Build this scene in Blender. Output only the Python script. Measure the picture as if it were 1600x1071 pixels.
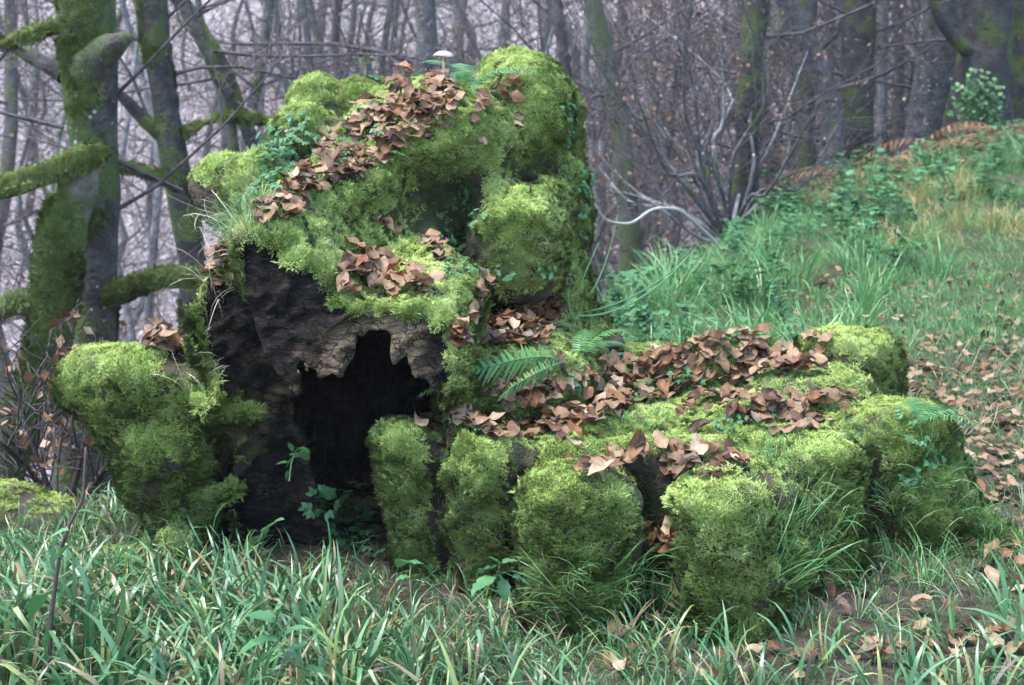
import bpy, bmesh, math, random
import numpy as np
from mathutils import Vector, Matrix
from mathutils.bvhtree import BVHTree

for _o in list(bpy.data.objects):
    bpy.data.objects.remove(_o)
rng = np.random.default_rng(7)
random.seed(7)
SC = bpy.context.scene
COL = SC.collection

# ------------------------------------------------------------------ camera
CAM_H, FPX, PITCH = 1.35, 2222.0, math.atan(468.5 / 2222.0)
cam_d = bpy.data.cameras.new('camera')
cam_d.sensor_width = 36.0
cam_d.lens = 36.0 * FPX / 1600.0
cam_d.clip_start = 0.05
cam_d.clip_end = 2000
cam_d.dof.use_dof = True
cam_d.dof.focus_distance = 3.45
cam_d.dof.aperture_fstop = 6.3
cam = bpy.data.objects.new('camera', cam_d)
COL.objects.link(cam)
cam.location = (0, 0, CAM_H)
cam.rotation_euler = (math.pi / 2 - PITCH, 0, 0)
SC.camera = cam

# ------------------------------------------------------------------ sky, sun, exposure
SUN_EL, SUN_AZ = math.radians(70), math.radians(-104)     # azimuth from +Y towards +X
world = bpy.data.worlds.new('World')
SC.world = world
world.use_nodes = True
wn = world.node_tree
wn.nodes.clear()
w_out = wn.nodes.new('ShaderNodeOutputWorld')
w_bg = wn.nodes.new('ShaderNodeBackground')
w_sky = wn.nodes.new('ShaderNodeTexSky')
w_sky.sky_type = 'NISHITA'
w_sky.sun_disc = False
w_sky.sun_elevation = SUN_EL
w_sky.sun_rotation = SUN_AZ
w_sky.air_density = 1.0
w_sky.dust_density = 0.8
w_sky.ozone_density = 1.6
w_bg.inputs['Strength'].default_value = 0.115
wn.links.new(w_sky.outputs[0], w_bg.inputs[0])
wn.links.new(w_bg.outputs[0], w_out.inputs[0])
sun_d = bpy.data.lights.new('sun', 'SUN')
sun_d.energy = 1.5
sun_d.angle = math.radians(30)
sun_d.color = (1.0, 0.985, 0.96)
sun = bpy.data.objects.new('sun', sun_d)
COL.objects.link(sun)
sdir = Vector((math.sin(SUN_AZ) * math.cos(SUN_EL), math.cos(SUN_AZ) * math.cos(SUN_EL), math.sin(SUN_EL)))
sun.rotation_euler = sdir.to_track_quat('Z', 'Y').to_euler()
SC.view_settings.view_transform = 'Standard'
SC.view_settings.look = 'None'
SC.view_settings.gamma = 1.0
SC.view_settings.exposure = 2.65
SC.cycles.max_bounces = 5
SC.cycles.diffuse_bounces = 2
SC.cycles.transparent_max_bounces = 8
SC.cycles.use_denoising = True
SC.cycles.use_adaptive_sampling = True
SC.cycles.adaptive_threshold = 0.03

# ------------------------------------------------------------------ measuring: photograph pixel + depth -> place
def W(px, py, d):
    xc, yc = (px - 800.0) / FPX, (535.5 - py) / FPX
    r = np.array([xc, math.cos(PITCH) + yc * math.sin(PITCH), -math.sin(PITCH) + yc * math.cos(PITCH)])
    r = r * (d / r[1])
    return np.array([r[0], r[1], CAM_H + r[2]])
def ray(px, py):
    p = W(px, py, 1.0) - np.array([0, 0, CAM_H])
    return Vector(p).normalized()

# ------------------------------------------------------------------ objects, names, labels
def link(name, data, parent=None, loc=None):
    o = bpy.data.objects.new(name, data)
    COL.objects.link(o)
    if parent is not None:
        o.parent = parent
    if loc is not None:
        o.location = loc
    return o
def tag(o, label=None, cat=None, group=None, kind=None):
    if label: o['label'] = label
    if cat: o['category'] = cat
    if group: o['group'] = group
    if kind: o['kind'] = kind
    return o
def empty(name, loc, label, cat, group=None, rz=0.0):
    o = link(name, None)
    o.location = loc
    o.rotation_euler = (0, 0, rz)
    return tag(o, label, cat, group)
def mesh(name, v, f, mat=None, smooth=True):
    me = bpy.data.meshes.new(name)
    v = np.asarray(v, dtype=np.float32).reshape(-1, 3)
    if isinstance(f, np.ndarray):
        n, k = f.shape
        me.vertices.add(len(v)); me.vertices.foreach_set('co', v.ravel())
        me.loops.add(n * k); me.loops.foreach_set('vertex_index', f.astype(np.int32).ravel())
        me.polygons.add(n)
        me.polygons.foreach_set('loop_start', np.arange(0, n * k, k, dtype=np.int32))
        try:
            me.polygons.foreach_set('loop_total', np.full(n, k, dtype=np.int32))
        except Exception:
            pass
        me.update(calc_edges=True)
    else:
        me.from_pydata(v.tolist(), [], [list(map(int, q)) for q in f])
    if smooth:
        me.polygons.foreach_set('use_smooth', np.ones(len(me.polygons), dtype=bool))
    if mat is not None:
        for m in (mat if isinstance(mat, (list, tuple)) else [mat]):
            me.materials.append(m)
    me.update()
    return me
def vattr(me, name, arr):
    a = me.attributes.new(name, 'FLOAT', 'POINT')
    a.data.foreach_set('value', np.asarray(arr, dtype=np.float32).ravel())

# ------------------------------------------------------------------ noise
_T = np.random.default_rng(3).random((64, 64, 64)).astype(np.float32) * 2 - 1
def noise(p, scale, seed=0.0):
    q = np.asarray(p, dtype=np.float32) * scale + np.float32(17.3 + seed * 5.71)
    i = np.floor(q); f = (q - i); i = i.astype(np.int32) & 63
    f = f * f * (3 - 2 * f)
    j = (i + 1) & 63
    x0, y0, z0 = i[..., 0], i[..., 1], i[..., 2]
    x1, y1, z1 = j[..., 0], j[..., 1], j[..., 2]
    fx, fy, fz = f[..., 0], f[..., 1], f[..., 2]
    def L(a, b, t): return a + (b - a) * t
    return L(L(L(_T[x0, y0, z0], _T[x1, y0, z0], fx), L(_T[x0, y1, z0], _T[x1, y1, z0], fx), fy),
             L(L(_T[x0, y0, z1], _T[x1, y0, z1], fx), L(_T[x0, y1, z1], _T[x1, y1, z1], fx), fy), fz)
def fbm(p, scale, oct=3, seed=0.0):
    s, a = 0, 1.0
    for o in range(oct):
        s = s + a * noise(p, scale * 2 ** o, seed + o * 3.1)
        a *= 0.5
    return s

# ------------------------------------------------------------------ implicit shapes and their surface
def smin(a, b, k):
    h = np.maximum(k - np.abs(a - b), 0) / k
    return np.minimum(a, b) - h * h * k * 0.25
def smax(a, b, k):
    return -smin(-a, -b, k)
def sd_ell(P, c, r):
    q = (P - np.asarray(c, np.float32))
    r = np.asarray(r, np.float32)
    k0 = np.linalg.norm(q / r, axis=-1)
    k1 = np.linalg.norm(q / (r * r), axis=-1) + 1e-6
    return k0 * (k0 - 1.0) / k1
def sd_cone(P, a, b, ra, rb):
    a = np.asarray(a, np.float32); b = np.asarray(b, np.float32)
    ab = b - a
    t = np.clip(((P - a) @ ab) / (ab @ ab), 0, 1)
    return np.linalg.norm(P - a - t[..., None] * ab, axis=-1) - (ra + (rb - ra) * t)
def sd_poly(X, Y, poly):
    poly = np.asarray(poly, np.float32)
    d = np.full(X.shape, 1e9, np.float32)
    ins = np.zeros(X.shape, bool)
    n = len(poly)
    for i in range(n):
        ax, ay = poly[i]; bx, by = poly[(i + 1) % n]
        ex, ey = bx - ax, by - ay
        wx, wy = X - ax, Y - ay
        t = np.clip((wx * ex + wy * ey) / (ex * ex + ey * ey + 1e-12), 0, 1)
        d = np.minimum(d, (wx - ex * t) ** 2 + (wy - ey * t) ** 2)
        c = (ay > Y) != (by > Y)
        with np.errstate(divide='ignore', invalid='ignore'):
            ins ^= c & (X < ex * (Y - ay) / (by - ay + 1e-12) + ax)
    d = np.sqrt(d)
    return np.where(ins, -d, d)
def grid(lo, hi, h):
    ax = [np.arange(lo[i], hi[i] + h, h, dtype=np.float32) for i in range(3)]
    return np.stack(np.meshgrid(*ax, indexing='ij'), -1)
def surface_nets(V, lo, h):
    nx, ny, nz = V.shape
    ins = V < 0
    cnt = np.zeros((nx - 1, ny - 1, nz - 1), np.int8)
    cs = [(a, b, c) for a in (0, 1) for b in (0, 1) for c in (0, 1)]
    for a, b, c in cs:
        cnt += ins[a:nx - 1 + a, b:ny - 1 + b, c:nz - 1 + c]
    act = (cnt > 0) & (cnt < 8)
    I = np.argwhere(act)
    idx = np.full(act.shape, -1, np.int64)
    idx[act] = np.arange(len(I))
    pos = np.zeros((len(I), 3)); n = np.zeros(len(I))
    for k1, (a, b, c) in enumerate(cs):
        for (a2, b2, c2) in cs[k1 + 1:]:
            if abs(a - a2) + abs(b - b2) + abs(c - c2) != 1:
                continue
            v0 = V[I[:, 0] + a, I[:, 1] + b, I[:, 2] + c]
            v1 = V[I[:, 0] + a2, I[:, 1] + b2, I[:, 2] + c2]
            m = (v0 < 0) != (v1 < 0)
            t = np.where(m, v0 / np.where(m, v0 - v1, 1), 0)
            p = np.stack([a + (a2 - a) * t, b + (b2 - b) * t, c + (c2 - c) * t], -1)
            pos[m] += p[m]; n[m] += 1
    pos = (pos / n[:, None] + I) * h + np.asarray(lo)
    faces = []
    for ax in range(3):
        sl0 = [slice(1, -1)] * 3; sl1 = [slice(1, -1)] * 3
        sl0[ax] = slice(0, -1); sl1[ax] = slice(1, None)
        s0, s1 = ins[tuple(sl0)], ins[tuple(sl1)]
        E = np.argwhere(s0 != s1)
        fl = s0[s0 != s1]
        off = [0, 0, 0]
        for k in range(3):
            if k != ax: off[k] = 1
        E = E + np.array(off)
        u, w = [(1, 2), (2, 0), (0, 1)][ax]
        du = np.zeros(3, int); du[u] = 1
        dw = np.zeros(3, int); dw[w] = 1
        q = []
        for o in (-du - dw, -dw, 0 * du, -du):
            c = E + o
            q.append(idx[c[:, 0], c[:, 1], c[:, 2]])
        q = np.stack(q, -1)
        q[~fl] = q[~fl][:, ::-1]
        faces.append(q)
    F = np.concatenate(faces)
    F = F[(F >= 0).all(1)]
    return pos.astype(np.float32), F
def band_volume(fn, lo, hi, h, c=5, margin=0.075):
    """fn on a grid, worked out only near the surface"""
    H = h * c
    n = [int(math.ceil((hi[i] - lo[i]) / H)) for i in range(3)]
    C = grid([lo[i] + H / 2 for i in range(3)], [lo[i] + H / 2 + (n[i] - 1) * H - H * 0.5 for i in range(3)], H)
    C = C[:n[0], :n[1], :n[2]]
    n = C.shape[:3]
    cv = fn(C.reshape(-1, 3)).reshape(n)
    V = np.repeat(np.repeat(np.repeat(cv, c, 0), c, 1), c, 2).astype(np.float32)
    act = np.repeat(np.repeat(np.repeat(np.abs(cv) < margin + H * 0.87, c, 0), c, 1), c, 2)
    I = np.argwhere(act)
    P = (np.asarray(lo, np.float32) + (I + 0.5).astype(np.float32) * np.float32(h))
    out = np.empty(len(P), np.float32)
    for k in range(0, len(P), 400000):
        out[k:k + 400000] = fn(P[k:k + 400000])
    V[act] = out
    return V, [lo[i] + h / 2 for i in range(3)]
def relax(v, f, n=2, w=0.5):
    for _ in range(n):
        s = np.zeros_like(v); c = np.zeros(len(v), np.float32)
        for k in range(4):
            a, b = f[:, k], f[:, (k + 1) % 4]
            np.add.at(s, a, v[b]); np.add.at(s, b, v[a]); np.add.at(c, a, 1); np.add.at(c, b, 1)
        v = v + w * (s / c[:, None] - v)
    return v
def pieces(f, nv):
    """label of the connected piece each face belongs to"""
    lab = np.arange(nv)
    for _ in range(400):
        m = lab[f].min(1)
        new = lab.copy()
        for k in range(f.shape[1]): np.minimum.at(new, f[:, k], m)
        new = new[new]
        if (new == lab).all(): break
        lab = new
    return lab[f[:, 0]]
def split_mesh(v, f):
    used = np.unique(f)
    m = np.full(len(v), -1); m[used] = np.arange(len(used))
    return v[used], m[f], used
def face_normals(v, f):
    a, b, c, d = v[f[:, 0]], v[f[:, 1]], v[f[:, 2]], v[f[:, 3]]
    n = np.cross(c - a, d - b)
    L = np.linalg.norm(n, axis=1)
    return n / (L[:, None] + 1e-12), 0.5 * L
def vert_normals(v, f):
    fn, ar = face_normals(v, f)
    n = np.zeros_like(v)
    for k in range(f.shape[1]):
        np.add.at(n, f[:, k], fn * ar[:, None])
    return n / (np.linalg.norm(n, axis=1)[:, None] + 1e-12)
def sample_surface(v, f, vn, count, weight=None):
    fn, ar = face_normals(v, f)
    w = ar if weight is None else ar * weight[f].mean(1)
    c = np.cumsum(w); c /= c[-1]
    k = np.searchsorted(c, rng.random(count))
    k = np.clip(k, 0, len(f) - 1)
    a, b = rng.random(count)[:, None], rng.random(count)[:, None]
    q = f[k]
    p = (v[q[:, 0]] * (1 - a) + v[q[:, 1]] * a) * (1 - b) + (v[q[:, 3]] * (1 - a) + v[q[:, 2]] * a) * b
    n = (vn[q[:, 0]] * (1 - a) + vn[q[:, 1]] * a) * (1 - b) + (vn[q[:, 3]] * (1 - a) + vn[q[:, 2]] * a) * b
    return p, n / (np.linalg.norm(n, axis=1)[:, None] + 1e-9)
def align_euler(d, spin):
    """XYZ euler angles of a turn by spin about z followed by z -> d"""
    d = d / (np.linalg.norm(d, axis=1)[:, None] + 1e-9)
    h = np.where(np.abs(d[:, 2:3]) < 0.95, np.array([[0, 0, 1.0]]), np.array([[1.0, 0, 0]]))
    x = np.cross(h, d); x /= np.linalg.norm(x, axis=1)[:, None] + 1e-9
    y = np.cross(d, x)
    c, s = np.cos(spin)[:, None], np.sin(spin)[:, None]
    x2, y2 = x * c + y * s, y * c - x * s
    return np.stack([np.arctan2(y2[:, 2], d[:, 2]), np.arcsin(np.clip(-x2[:, 2], -1, 1)), np.arctan2(x2[:, 1], x2[:, 0])], -1)

# ------------------------------------------------------------------ scatter for what nobody could count (grass, moss, litter)
def scatter(name, pts, rot, scale, idx, srcs, parent=None):
    me = mesh(name, pts, np.zeros((0, 3), int)) if False else bpy.data.meshes.new(name)
    n = len(pts)
    me.vertices.add(n)
    me.vertices.foreach_set('co', np.asarray(pts, np.float32).ravel())
    a = me.attributes.new('rot', 'FLOAT_VECTOR', 'POINT'); a.data.foreach_set('vector', np.asarray(rot, np.float32).ravel())
    a = me.attributes.new('scl', 'FLOAT', 'POINT'); a.data.foreach_set('value', np.asarray(scale, np.float32).ravel())
    a = me.attributes.new('idx', 'INT', 'POINT'); a.data.foreach_set('value', np.asarray(idx, np.int32).ravel())
    o = link(name, me, parent)
    for s in srcs:
        for m in s.data.materials:
            if m.name not in [x.name for x in me.materials]: me.materials.append(m)
    ng = bpy.data.node_groups.new(name + '_nodes', 'GeometryNodeTree')
    ng.interface.new_socket('Geometry', in_out='INPUT', socket_type='NodeSocketGeometry')
    ng.interface.new_socket('Geometry', in_out='OUTPUT', socket_type='NodeSocketGeometry')
    N, Lk = ng.nodes, ng.links
    gi, go = N.new('NodeGroupInput'), N.new('NodeGroupOutput')
    ip = N.new('GeometryNodeInstanceOnPoints')
    jn = N.new('GeometryNodeJoinGeometry')
    for s in reversed(srcs):
        oi = N.new('GeometryNodeObjectInfo'); oi.inputs['Object'].default_value = s
        gt = N.new('GeometryNodeGeometryToInstance')
        Lk.new(oi.outputs['Geometry'], gt.inputs[0]); Lk.new(gt.outputs[0], jn.inputs[0])
    def na(nm, t):
        q = N.new('GeometryNodeInputNamedAttribute'); q.data_type = t; q.inputs['Name'].default_value = nm
        return q.outputs['Attribute']
    er = N.new('FunctionNodeEulerToRotation')
    Lk.new(na('rot', 'FLOAT_VECTOR'), er.inputs[0])
    Lk.new(gi.outputs[0], ip.inputs['Points'])
    Lk.new(jn.outputs[0], ip.inputs['Instance'])
    ip.inputs['Pick Instance'].default_value = True
    Lk.new(na('idx', 'INT'), ip.inputs['Instance Index'])
    Lk.new(er.outputs[0], ip.inputs['Rotation'])
    Lk.new(na('scl', 'FLOAT'), ip.inputs['Scale'])
    Lk.new(ip.outputs[0], go.inputs[0])
    md = o.modifiers.new('scatter', 'NODES'); md.node_group = ng
    o['kind'] = 'stuff'
    return o
def source(name, me):
    return bpy.data.objects.new(name, me)        # never linked: only the scatter draws it
# ------------------------------------------------------------------ materials
def new_mat(name):
    m = bpy.data.materials.new(name); m.use_nodes = True
    nt = m.node_tree; nt.nodes.clear()
    out = nt.nodes.new('ShaderNodeOutputMaterial')
    b = nt.nodes.new('ShaderNodeBsdfPrincipled')
    nt.links.new(b.outputs[0], out.inputs[0])
    return m, nt, b
def nd(nt, t, **kw):
    n = nt.nodes.new(t)
    for k, v in kw.items():
        if k in n.inputs: n.inputs[k].default_value = v
        else: setattr(n, k, v)
    return n
def ramp(nt, fac, stops, interp='LINEAR'):
    r = nt.nodes.new('ShaderNodeValToRGB')
    r.color_ramp.interpolation = interp
    e = r.color_ramp.elements
    while len(e) < len(stops): e.new(0.5)
    for k, (p, c) in enumerate(stops):
        e[k].position = p
        e[k].color = (c, c, c, 1) if isinstance(c, (int, float)) else (*c, 1)
    nt.links.new(fac, r.inputs[0])
    return r.outputs[0]
def mix(nt, fac, a, b, mode='MIX'):
    m = nt.nodes.new('ShaderNodeMix'); m.data_type = 'RGBA'; m.blend_type = mode
    for s, v in ((m.inputs[0], fac), (m.inputs[6], a), (m.inputs[7], b)):
        if hasattr(v, 'links'): nt.links.new(v, s)
        else: s.default_value = v if isinstance(v, (int, float)) else (*v, 1)
    return m.outputs[2]
def math_n(nt, op, a, b=0.0):
    m = nt.nodes.new('ShaderNodeMath'); m.operation = op
    for s, v in zip(m.inputs, (a, b)):
        if hasattr(v, 'links'): nt.links.new(v, s)
        else: s.default_value = v
    return m.outputs[0]
def wpos(nt, scale=(1, 1, 1)):
    g = nt.nodes.new('ShaderNodeNewGeometry')
    mp = nt.nodes.new('ShaderNodeMapping')
    mp.inputs['Scale'].default_value = scale
    nt.links.new(g.outputs['Position'], mp.inputs[0])
    return mp.outputs[0]
def noise_n(nt, vec, scale, detail=4, rough=0.55):
    n = nd(nt, 'ShaderNodeTexNoise', Scale=scale, Detail=detail, Roughness=rough)
    if vec is not None: nt.links.new(vec, n.inputs['Vector'])
    return n.outputs['Fac']
def bump(nt, b, h, strength=0.5, dist=0.01):
    n = nt.nodes.new('ShaderNodeBump')
    n.inputs['Strength'].default_value = strength
    n.inputs['Distance'].default_value = dist
    nt.links.new(h, n.inputs['Height'])
    nt.links.new(n.outputs[0], b.inputs['Normal'])
def attr(nt, name):
    a = nt.nodes.new('ShaderNodeAttribute'); a.attribute_name = name
    return a.outputs['Fac']
def rnd_island(nt):
    """one random number for every loose piece, different again on every copy"""
    g = nt.nodes.new('ShaderNodeNewGeometry'); oi = nt.nodes.new('ShaderNodeObjectInfo')
    return math_n(nt, 'FRACT', math_n(nt, 'ADD', g.outputs['Random Per Island'], oi.outputs['Random']))
def trans(nt, b, col, w):
    """a thin leaf lets some light through"""
    t = nt.nodes.new('ShaderNodeBsdfTranslucent')
    nt.links.new(col, t.inputs[0])
    m = nt.nodes.new('ShaderNodeMixShader'); m.inputs[0].default_value = w
    nt.links.new(b.outputs[0], m.inputs[1]); nt.links.new(t.outputs[0], m.inputs[2])
    out = [n for n in nt.nodes if n.type == 'OUTPUT_MATERIAL'][0]
    nt.links.new(m.outputs[0], out.inputs[0])

def mat_moss(name='moss', k=1.0):
    m, nt, b = new_mat(name)
    big = noise_n(nt, wpos(nt), 3.2, 2)
    med = noise_n(nt, wpos(nt), 24, 1)
    r = rnd_island(nt)
    v = math_n(nt, 'ADD', math_n(nt, 'MULTIPLY', big, 0.55), math_n(nt, 'ADD', math_n(nt, 'MULTIPLY', med, 0.3), math_n(nt, 'MULTIPLY', r, 0.22)))
    c = ramp(nt, v, [(p_, tuple(q * k for q in c_)) for p_, c_ in ((0.33, (0.066, 0.070, 0.020)), (0.40, (0.110, 0.155, 0.032)), (0.48, (0.190, 0.275, 0.060)), (0.57, (0.285, 0.380, 0.100)), (0.69, (0.40, 0.46, 0.17)))])
    nt.links.new(c, b.inputs['Base Color'])
    b.inputs['Roughness'].default_value = 0.8
    b.inputs['Specular IOR Level'].default_value = 0.15
    # a cushion of shoots shades as a soft surface: turn each shoot's normal towards its tuft's axis
    vt = nt.nodes.new('ShaderNodeVectorTransform'); vt.vector_type = 'NORMAL'; vt.convert_from = 'OBJECT'; vt.convert_to = 'WORLD'
    vt.inputs[0].default_value = (0, 0, 1)
    ge = nt.nodes.new('ShaderNodeNewGeometry')
    sc_ = nt.nodes.new('ShaderNodeVectorMath'); sc_.operation = 'SCALE'; sc_.inputs['Scale'].default_value = 0.45
    nt.links.new(ge.outputs['Normal'], sc_.inputs[0])
    ad = nt.nodes.new('ShaderNodeVectorMath'); ad.operation = 'ADD'
    nt.links.new(vt.outputs[0], ad.inputs[0]); nt.links.new(sc_.outputs[0], ad.inputs[1])
    no = nt.nodes.new('ShaderNodeVectorMath'); no.operation = 'NORMALIZE'
    nt.links.new(ad.outputs[0], no.inputs[0]); nt.links.new(no.outputs[0], b.inputs['Normal'])
    trans(nt, b, c, 0.2)
    return m
def mat_peat():
    m, nt, b = new_mat('moss_mat')
    n = noise_n(nt, wpos(nt), 30, 4)
    big = noise_n(nt, wpos(nt), 6, 3)
    c = mix(nt, ramp(nt, big, [(0.42, 0.0), (0.58, 1.0)]), ramp(nt, n, [(0.3, (0.020, 0.026, 0.006)), (0.7, (0.050, 0.064, 0.012))]), ramp(nt, n, [(0.3, (0.018, 0.013, 0.008)), (0.7, (0.055, 0.040, 0.024))]))
    nt.links.new(c, b.inputs['Base Color'])
    b.inputs['Roughness'].default_value = 0.95
    bump(nt, b, noise_n(nt, wpos(nt), 160, 3), 0.8, 0.01)
    return m
def mat_cutwood():
    m, nt, b = new_mat('weathered_cut_wood')
    rot_ = nt.nodes.new('ShaderNodeMapping'); rot_.inputs['Rotation'].default_value = (0, 0.5, 0); rot_.inputs['Scale'].default_value = (0.8, 1.0, 2.3)
    nt.links.new(wpos(nt), rot_.inputs[0])
    fib = noise_n(nt, rot_.outputs[0], 34, 6, 0.78)
    fine = noise_n(nt, wpos(nt, (1.0, 1.0, 2.2)), 110, 4, 0.75)
    big = noise_n(nt, wpos(nt), 8, 3)
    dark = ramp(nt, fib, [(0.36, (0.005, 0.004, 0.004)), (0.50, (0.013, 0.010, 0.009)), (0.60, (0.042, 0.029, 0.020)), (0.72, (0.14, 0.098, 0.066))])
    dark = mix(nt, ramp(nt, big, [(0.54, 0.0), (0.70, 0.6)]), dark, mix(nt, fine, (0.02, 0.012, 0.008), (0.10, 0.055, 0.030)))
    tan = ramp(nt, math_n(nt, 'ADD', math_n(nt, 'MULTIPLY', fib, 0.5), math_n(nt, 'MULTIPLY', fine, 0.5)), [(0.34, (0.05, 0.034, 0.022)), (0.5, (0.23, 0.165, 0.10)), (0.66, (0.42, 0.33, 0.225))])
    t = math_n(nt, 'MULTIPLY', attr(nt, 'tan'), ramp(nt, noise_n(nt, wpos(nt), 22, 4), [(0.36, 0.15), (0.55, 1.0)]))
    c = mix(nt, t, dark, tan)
    ck = nd(nt, 'ShaderNodeTexVoronoi', Scale=16.0); ck.feature = 'DISTANCE_TO_EDGE'
    wob = nt.nodes.new('ShaderNodeVectorMath'); wob.operation = 'ADD'
    nz_ = nd(nt, 'ShaderNodeTexNoise', Scale=30.0); nt.links.new(wpos(nt), nz_.inputs['Vector'])
    scn = nt.nodes.new('ShaderNodeVectorMath'); scn.operation = 'SCALE'; scn.inputs['Scale'].default_value = 0.09; nt.links.new(nz_.outputs['Color'], scn.inputs[0])
    nt.links.new(rot_.outputs[0], wob.inputs[0]); nt.links.new(scn.outputs[0], wob.inputs[1]); nt.links.new(wob.outputs[0], ck.inputs['Vector'])
    crack = ramp(nt, ck.outputs['Distance'], [(0.0, 0.0), (0.07, 1.0)])
    c = mix(nt, crack, mix(nt, 1.0, c, (0.18, 0.16, 0.15), 'MULTIPLY'), c)
    sp = nd(nt, 'ShaderNodeTexVoronoi', Scale=120.0)
    nt.links.new(wpos(nt), sp.inputs['Vector'])
    spot = math_n(nt, 'MULTIPLY', ramp(nt, sp.outputs['Distance'], [(0.10, 1.0), (0.2, 0.0)]), ramp(nt, noise_n(nt, wpos(nt), 11, 2), [(0.63, 0.0), (0.68, 1.0)]))
    c = mix(nt, spot, c, (0.6, 0.6, 0.55))
    nt.links.new(c, b.inputs['Base Color'])
    b.inputs['Roughness'].default_value = 0.7
    b.inputs['Specular IOR Level'].default_value = 0.15
    bump(nt, b, math_n(nt, 'ADD', math_n(nt, 'ADD', fib, math_n(nt, 'MULTIPLY', fine, 0.8)), math_n(nt, 'MULTIPLY', crack, 0.6)), 1.0, 0.016)
    return m
def mat_rot():
    m, nt, b = new_mat('rotten_wood')
    n = noise_n(nt, wpos(nt, (1, .35, 1)), 30, 5, 0.65)
    c = ramp(nt, n, [(0.35, (0.008, 0.006, 0.005)), (0.6, (0.03, 0.020, 0.013)), (0.75, (0.07, 0.045, 0.03))])
    nt.links.new(c, b.inputs['Base Color'])
    b.inputs['Roughness'].default_value = 0.9
    bump(nt, b, n, 0.9, 0.012)
    return m
def mat_litter_leaf(name='dry_leaf', pale=1.0):
    m, nt, b = new_mat(name)
    r = rnd_island(nt)
    c = ramp(nt, r, [(0.0, (0.030, 0.015, 0.009)), (0.14, (0.105, 0.046, 0.020)), (0.30, (0.215, 0.118, 0.058)), (0.45, (0.31, 0.205, 0.118)), (0.58, (0.070, 0.033, 0.019)), (0.72, (0.25, 0.155, 0.088)), (0.84, (0.18, 0.068, 0.024)), (0.94, (0.40, 0.30, 0.20)), (1.0, (0.045, 0.024, 0.015))])
    n = noise_n(nt, wpos(nt), 70, 2)
    c = mix(nt, ramp(nt, n, [(0.35, 0.55), (0.6, 0.0)]), c, mix(nt, 1.0, c, (0.45, 0.40, 0.38), 'MULTIPLY'))
    tc = nt.nodes.new('ShaderNodeUVMap')
    wv = nd(nt, 'ShaderNodeTexWave', Scale=2.6, Distortion=0.4)
    wv.bands_direction = 'DIAGONAL'
    nt.links.new(tc.outputs[0], wv.inputs['Vector'])
    nt.links.new(c, b.inputs['Base Color'])
    b.inputs['Roughness'].default_value = 0.5
    b.inputs['Specular IOR Level'].default_value = 0.22
    bump(nt, b, wv.outputs['Fac'], 0.22, 0.001)
    trans(nt, b, c, 0.15)
    return m
def mat_blade(name, stops, spec=0.45, tr=0.3, rough=0.42):
    m, nt, b = new_mat(name)
    r = rnd_island(nt)
    v = math_n(nt, 'ADD', math_n(nt, 'MULTIPLY', r, 0.7), math_n(nt, 'MULTIPLY', noise_n(nt, wpos(nt), 1.6, 2), 0.3))
    c = ramp(nt, v, stops)
    nt.links.new(c, b.inputs['Base Color'])
    b.inputs['Roughness'].default_value = rough
    b.inputs['Specular IOR Level'].default_value = spec
    trans(nt, b, c, tr)
    return m
def mat_plain(name, col, rough=0.6, spec=0.4, tr=0.0, var=0.5, sc=40):
    m, nt, b = new_mat(name)
    n = noise_n(nt, wpos(nt), sc, 3)
    c = mix(nt, ramp(nt, n, [(0.3, 0.0), (0.7, 1.0)]), tuple(x * (1 - var * 0.6) for x in col), tuple(min(x * (1 + var * 0.5), 0.9) for x in col))
    nt.links.new(c, b.inputs['Base Color'])
    b.inputs['Roughness'].default_value = rough
    b.inputs['Specular IOR Level'].default_value = spec
    if tr: trans(nt, b, c, tr)
    return m
def mat_bark(name, dark, light, moss=0.5, lichen=0.0, mosscol=((0.022, 0.036, 0.008), (0.085, 0.120, 0.022)), local=False):
    m, nt, b = new_mat(name)
    if local:
        tcn = nt.nodes.new('ShaderNodeTexCoord')
        vec = tcn.outputs['Object']
        oi = nt.nodes.new('ShaderNodeObjectInfo')
        sh = nt.nodes.new('ShaderNodeVectorMath'); sh.operation = 'ADD'
        nt.links.new(vec, sh.inputs[0]); nt.links.new(oi.outputs['Location'], sh.inputs[1])
        vec = sh.outputs[0]
    else:
        vec = wpos(nt)
    n = noise_n(nt, vec, 9, 3, 0.6)
    f = noise_n(nt, vec, 45, 2, 0.6)
    c = mix(nt, ramp(nt, n, [(0.35, 0.0), (0.68, 1.0)]), dark, light)
    c = mix(nt, ramp(nt, f, [(0.35, 0.7), (0.6, 0.0)]), c, mix(nt, 1.0, c, (0.45, 0.45, 0.45), 'MULTIPLY'))
    if moss > 0:
        g = noise_n(nt, vec, 3.1, 4, 0.62)
        e = 0.72 - 0.42 * moss
        c = mix(nt, ramp(nt, g, [(e - 0.05, 0.0), (e + 0.07, 1.0)]), c, mix(nt, f, mosscol[0], mosscol[1]))
    if lichen > 0:
        vo = nd(nt, 'ShaderNodeTexVoronoi', Scale=21.0)
        nt.links.new(vec, vo.inputs['Vector'])
        l = math_n(nt, 'MULTIPLY', ramp(nt, math_n(nt, 'ADD', vo.outputs['Distance'], math_n(nt, 'MULTIPLY', n, 0.55)), [(0.40, 1.0), (0.47, 0.0)]), ramp(nt, noise_n(nt, vec, 2.4, 2), [(0.52 - 0.05 * lichen, 0.0), (0.60, 1.0)]))
        c = mix(nt, l, c, (0.36, 0.39, 0.37))
    nt.links.new(c, b.inputs['Base Color'])
    b.inputs['Roughness'].default_value = 0.85
    b.inputs['Specular IOR Level'].default_value = 0.25
    bump(nt, b, math_n(nt, 'ADD', n, math_n(nt, 'MULTIPLY', f, 0.5)), 0.8, 0.03)
    return m
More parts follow.
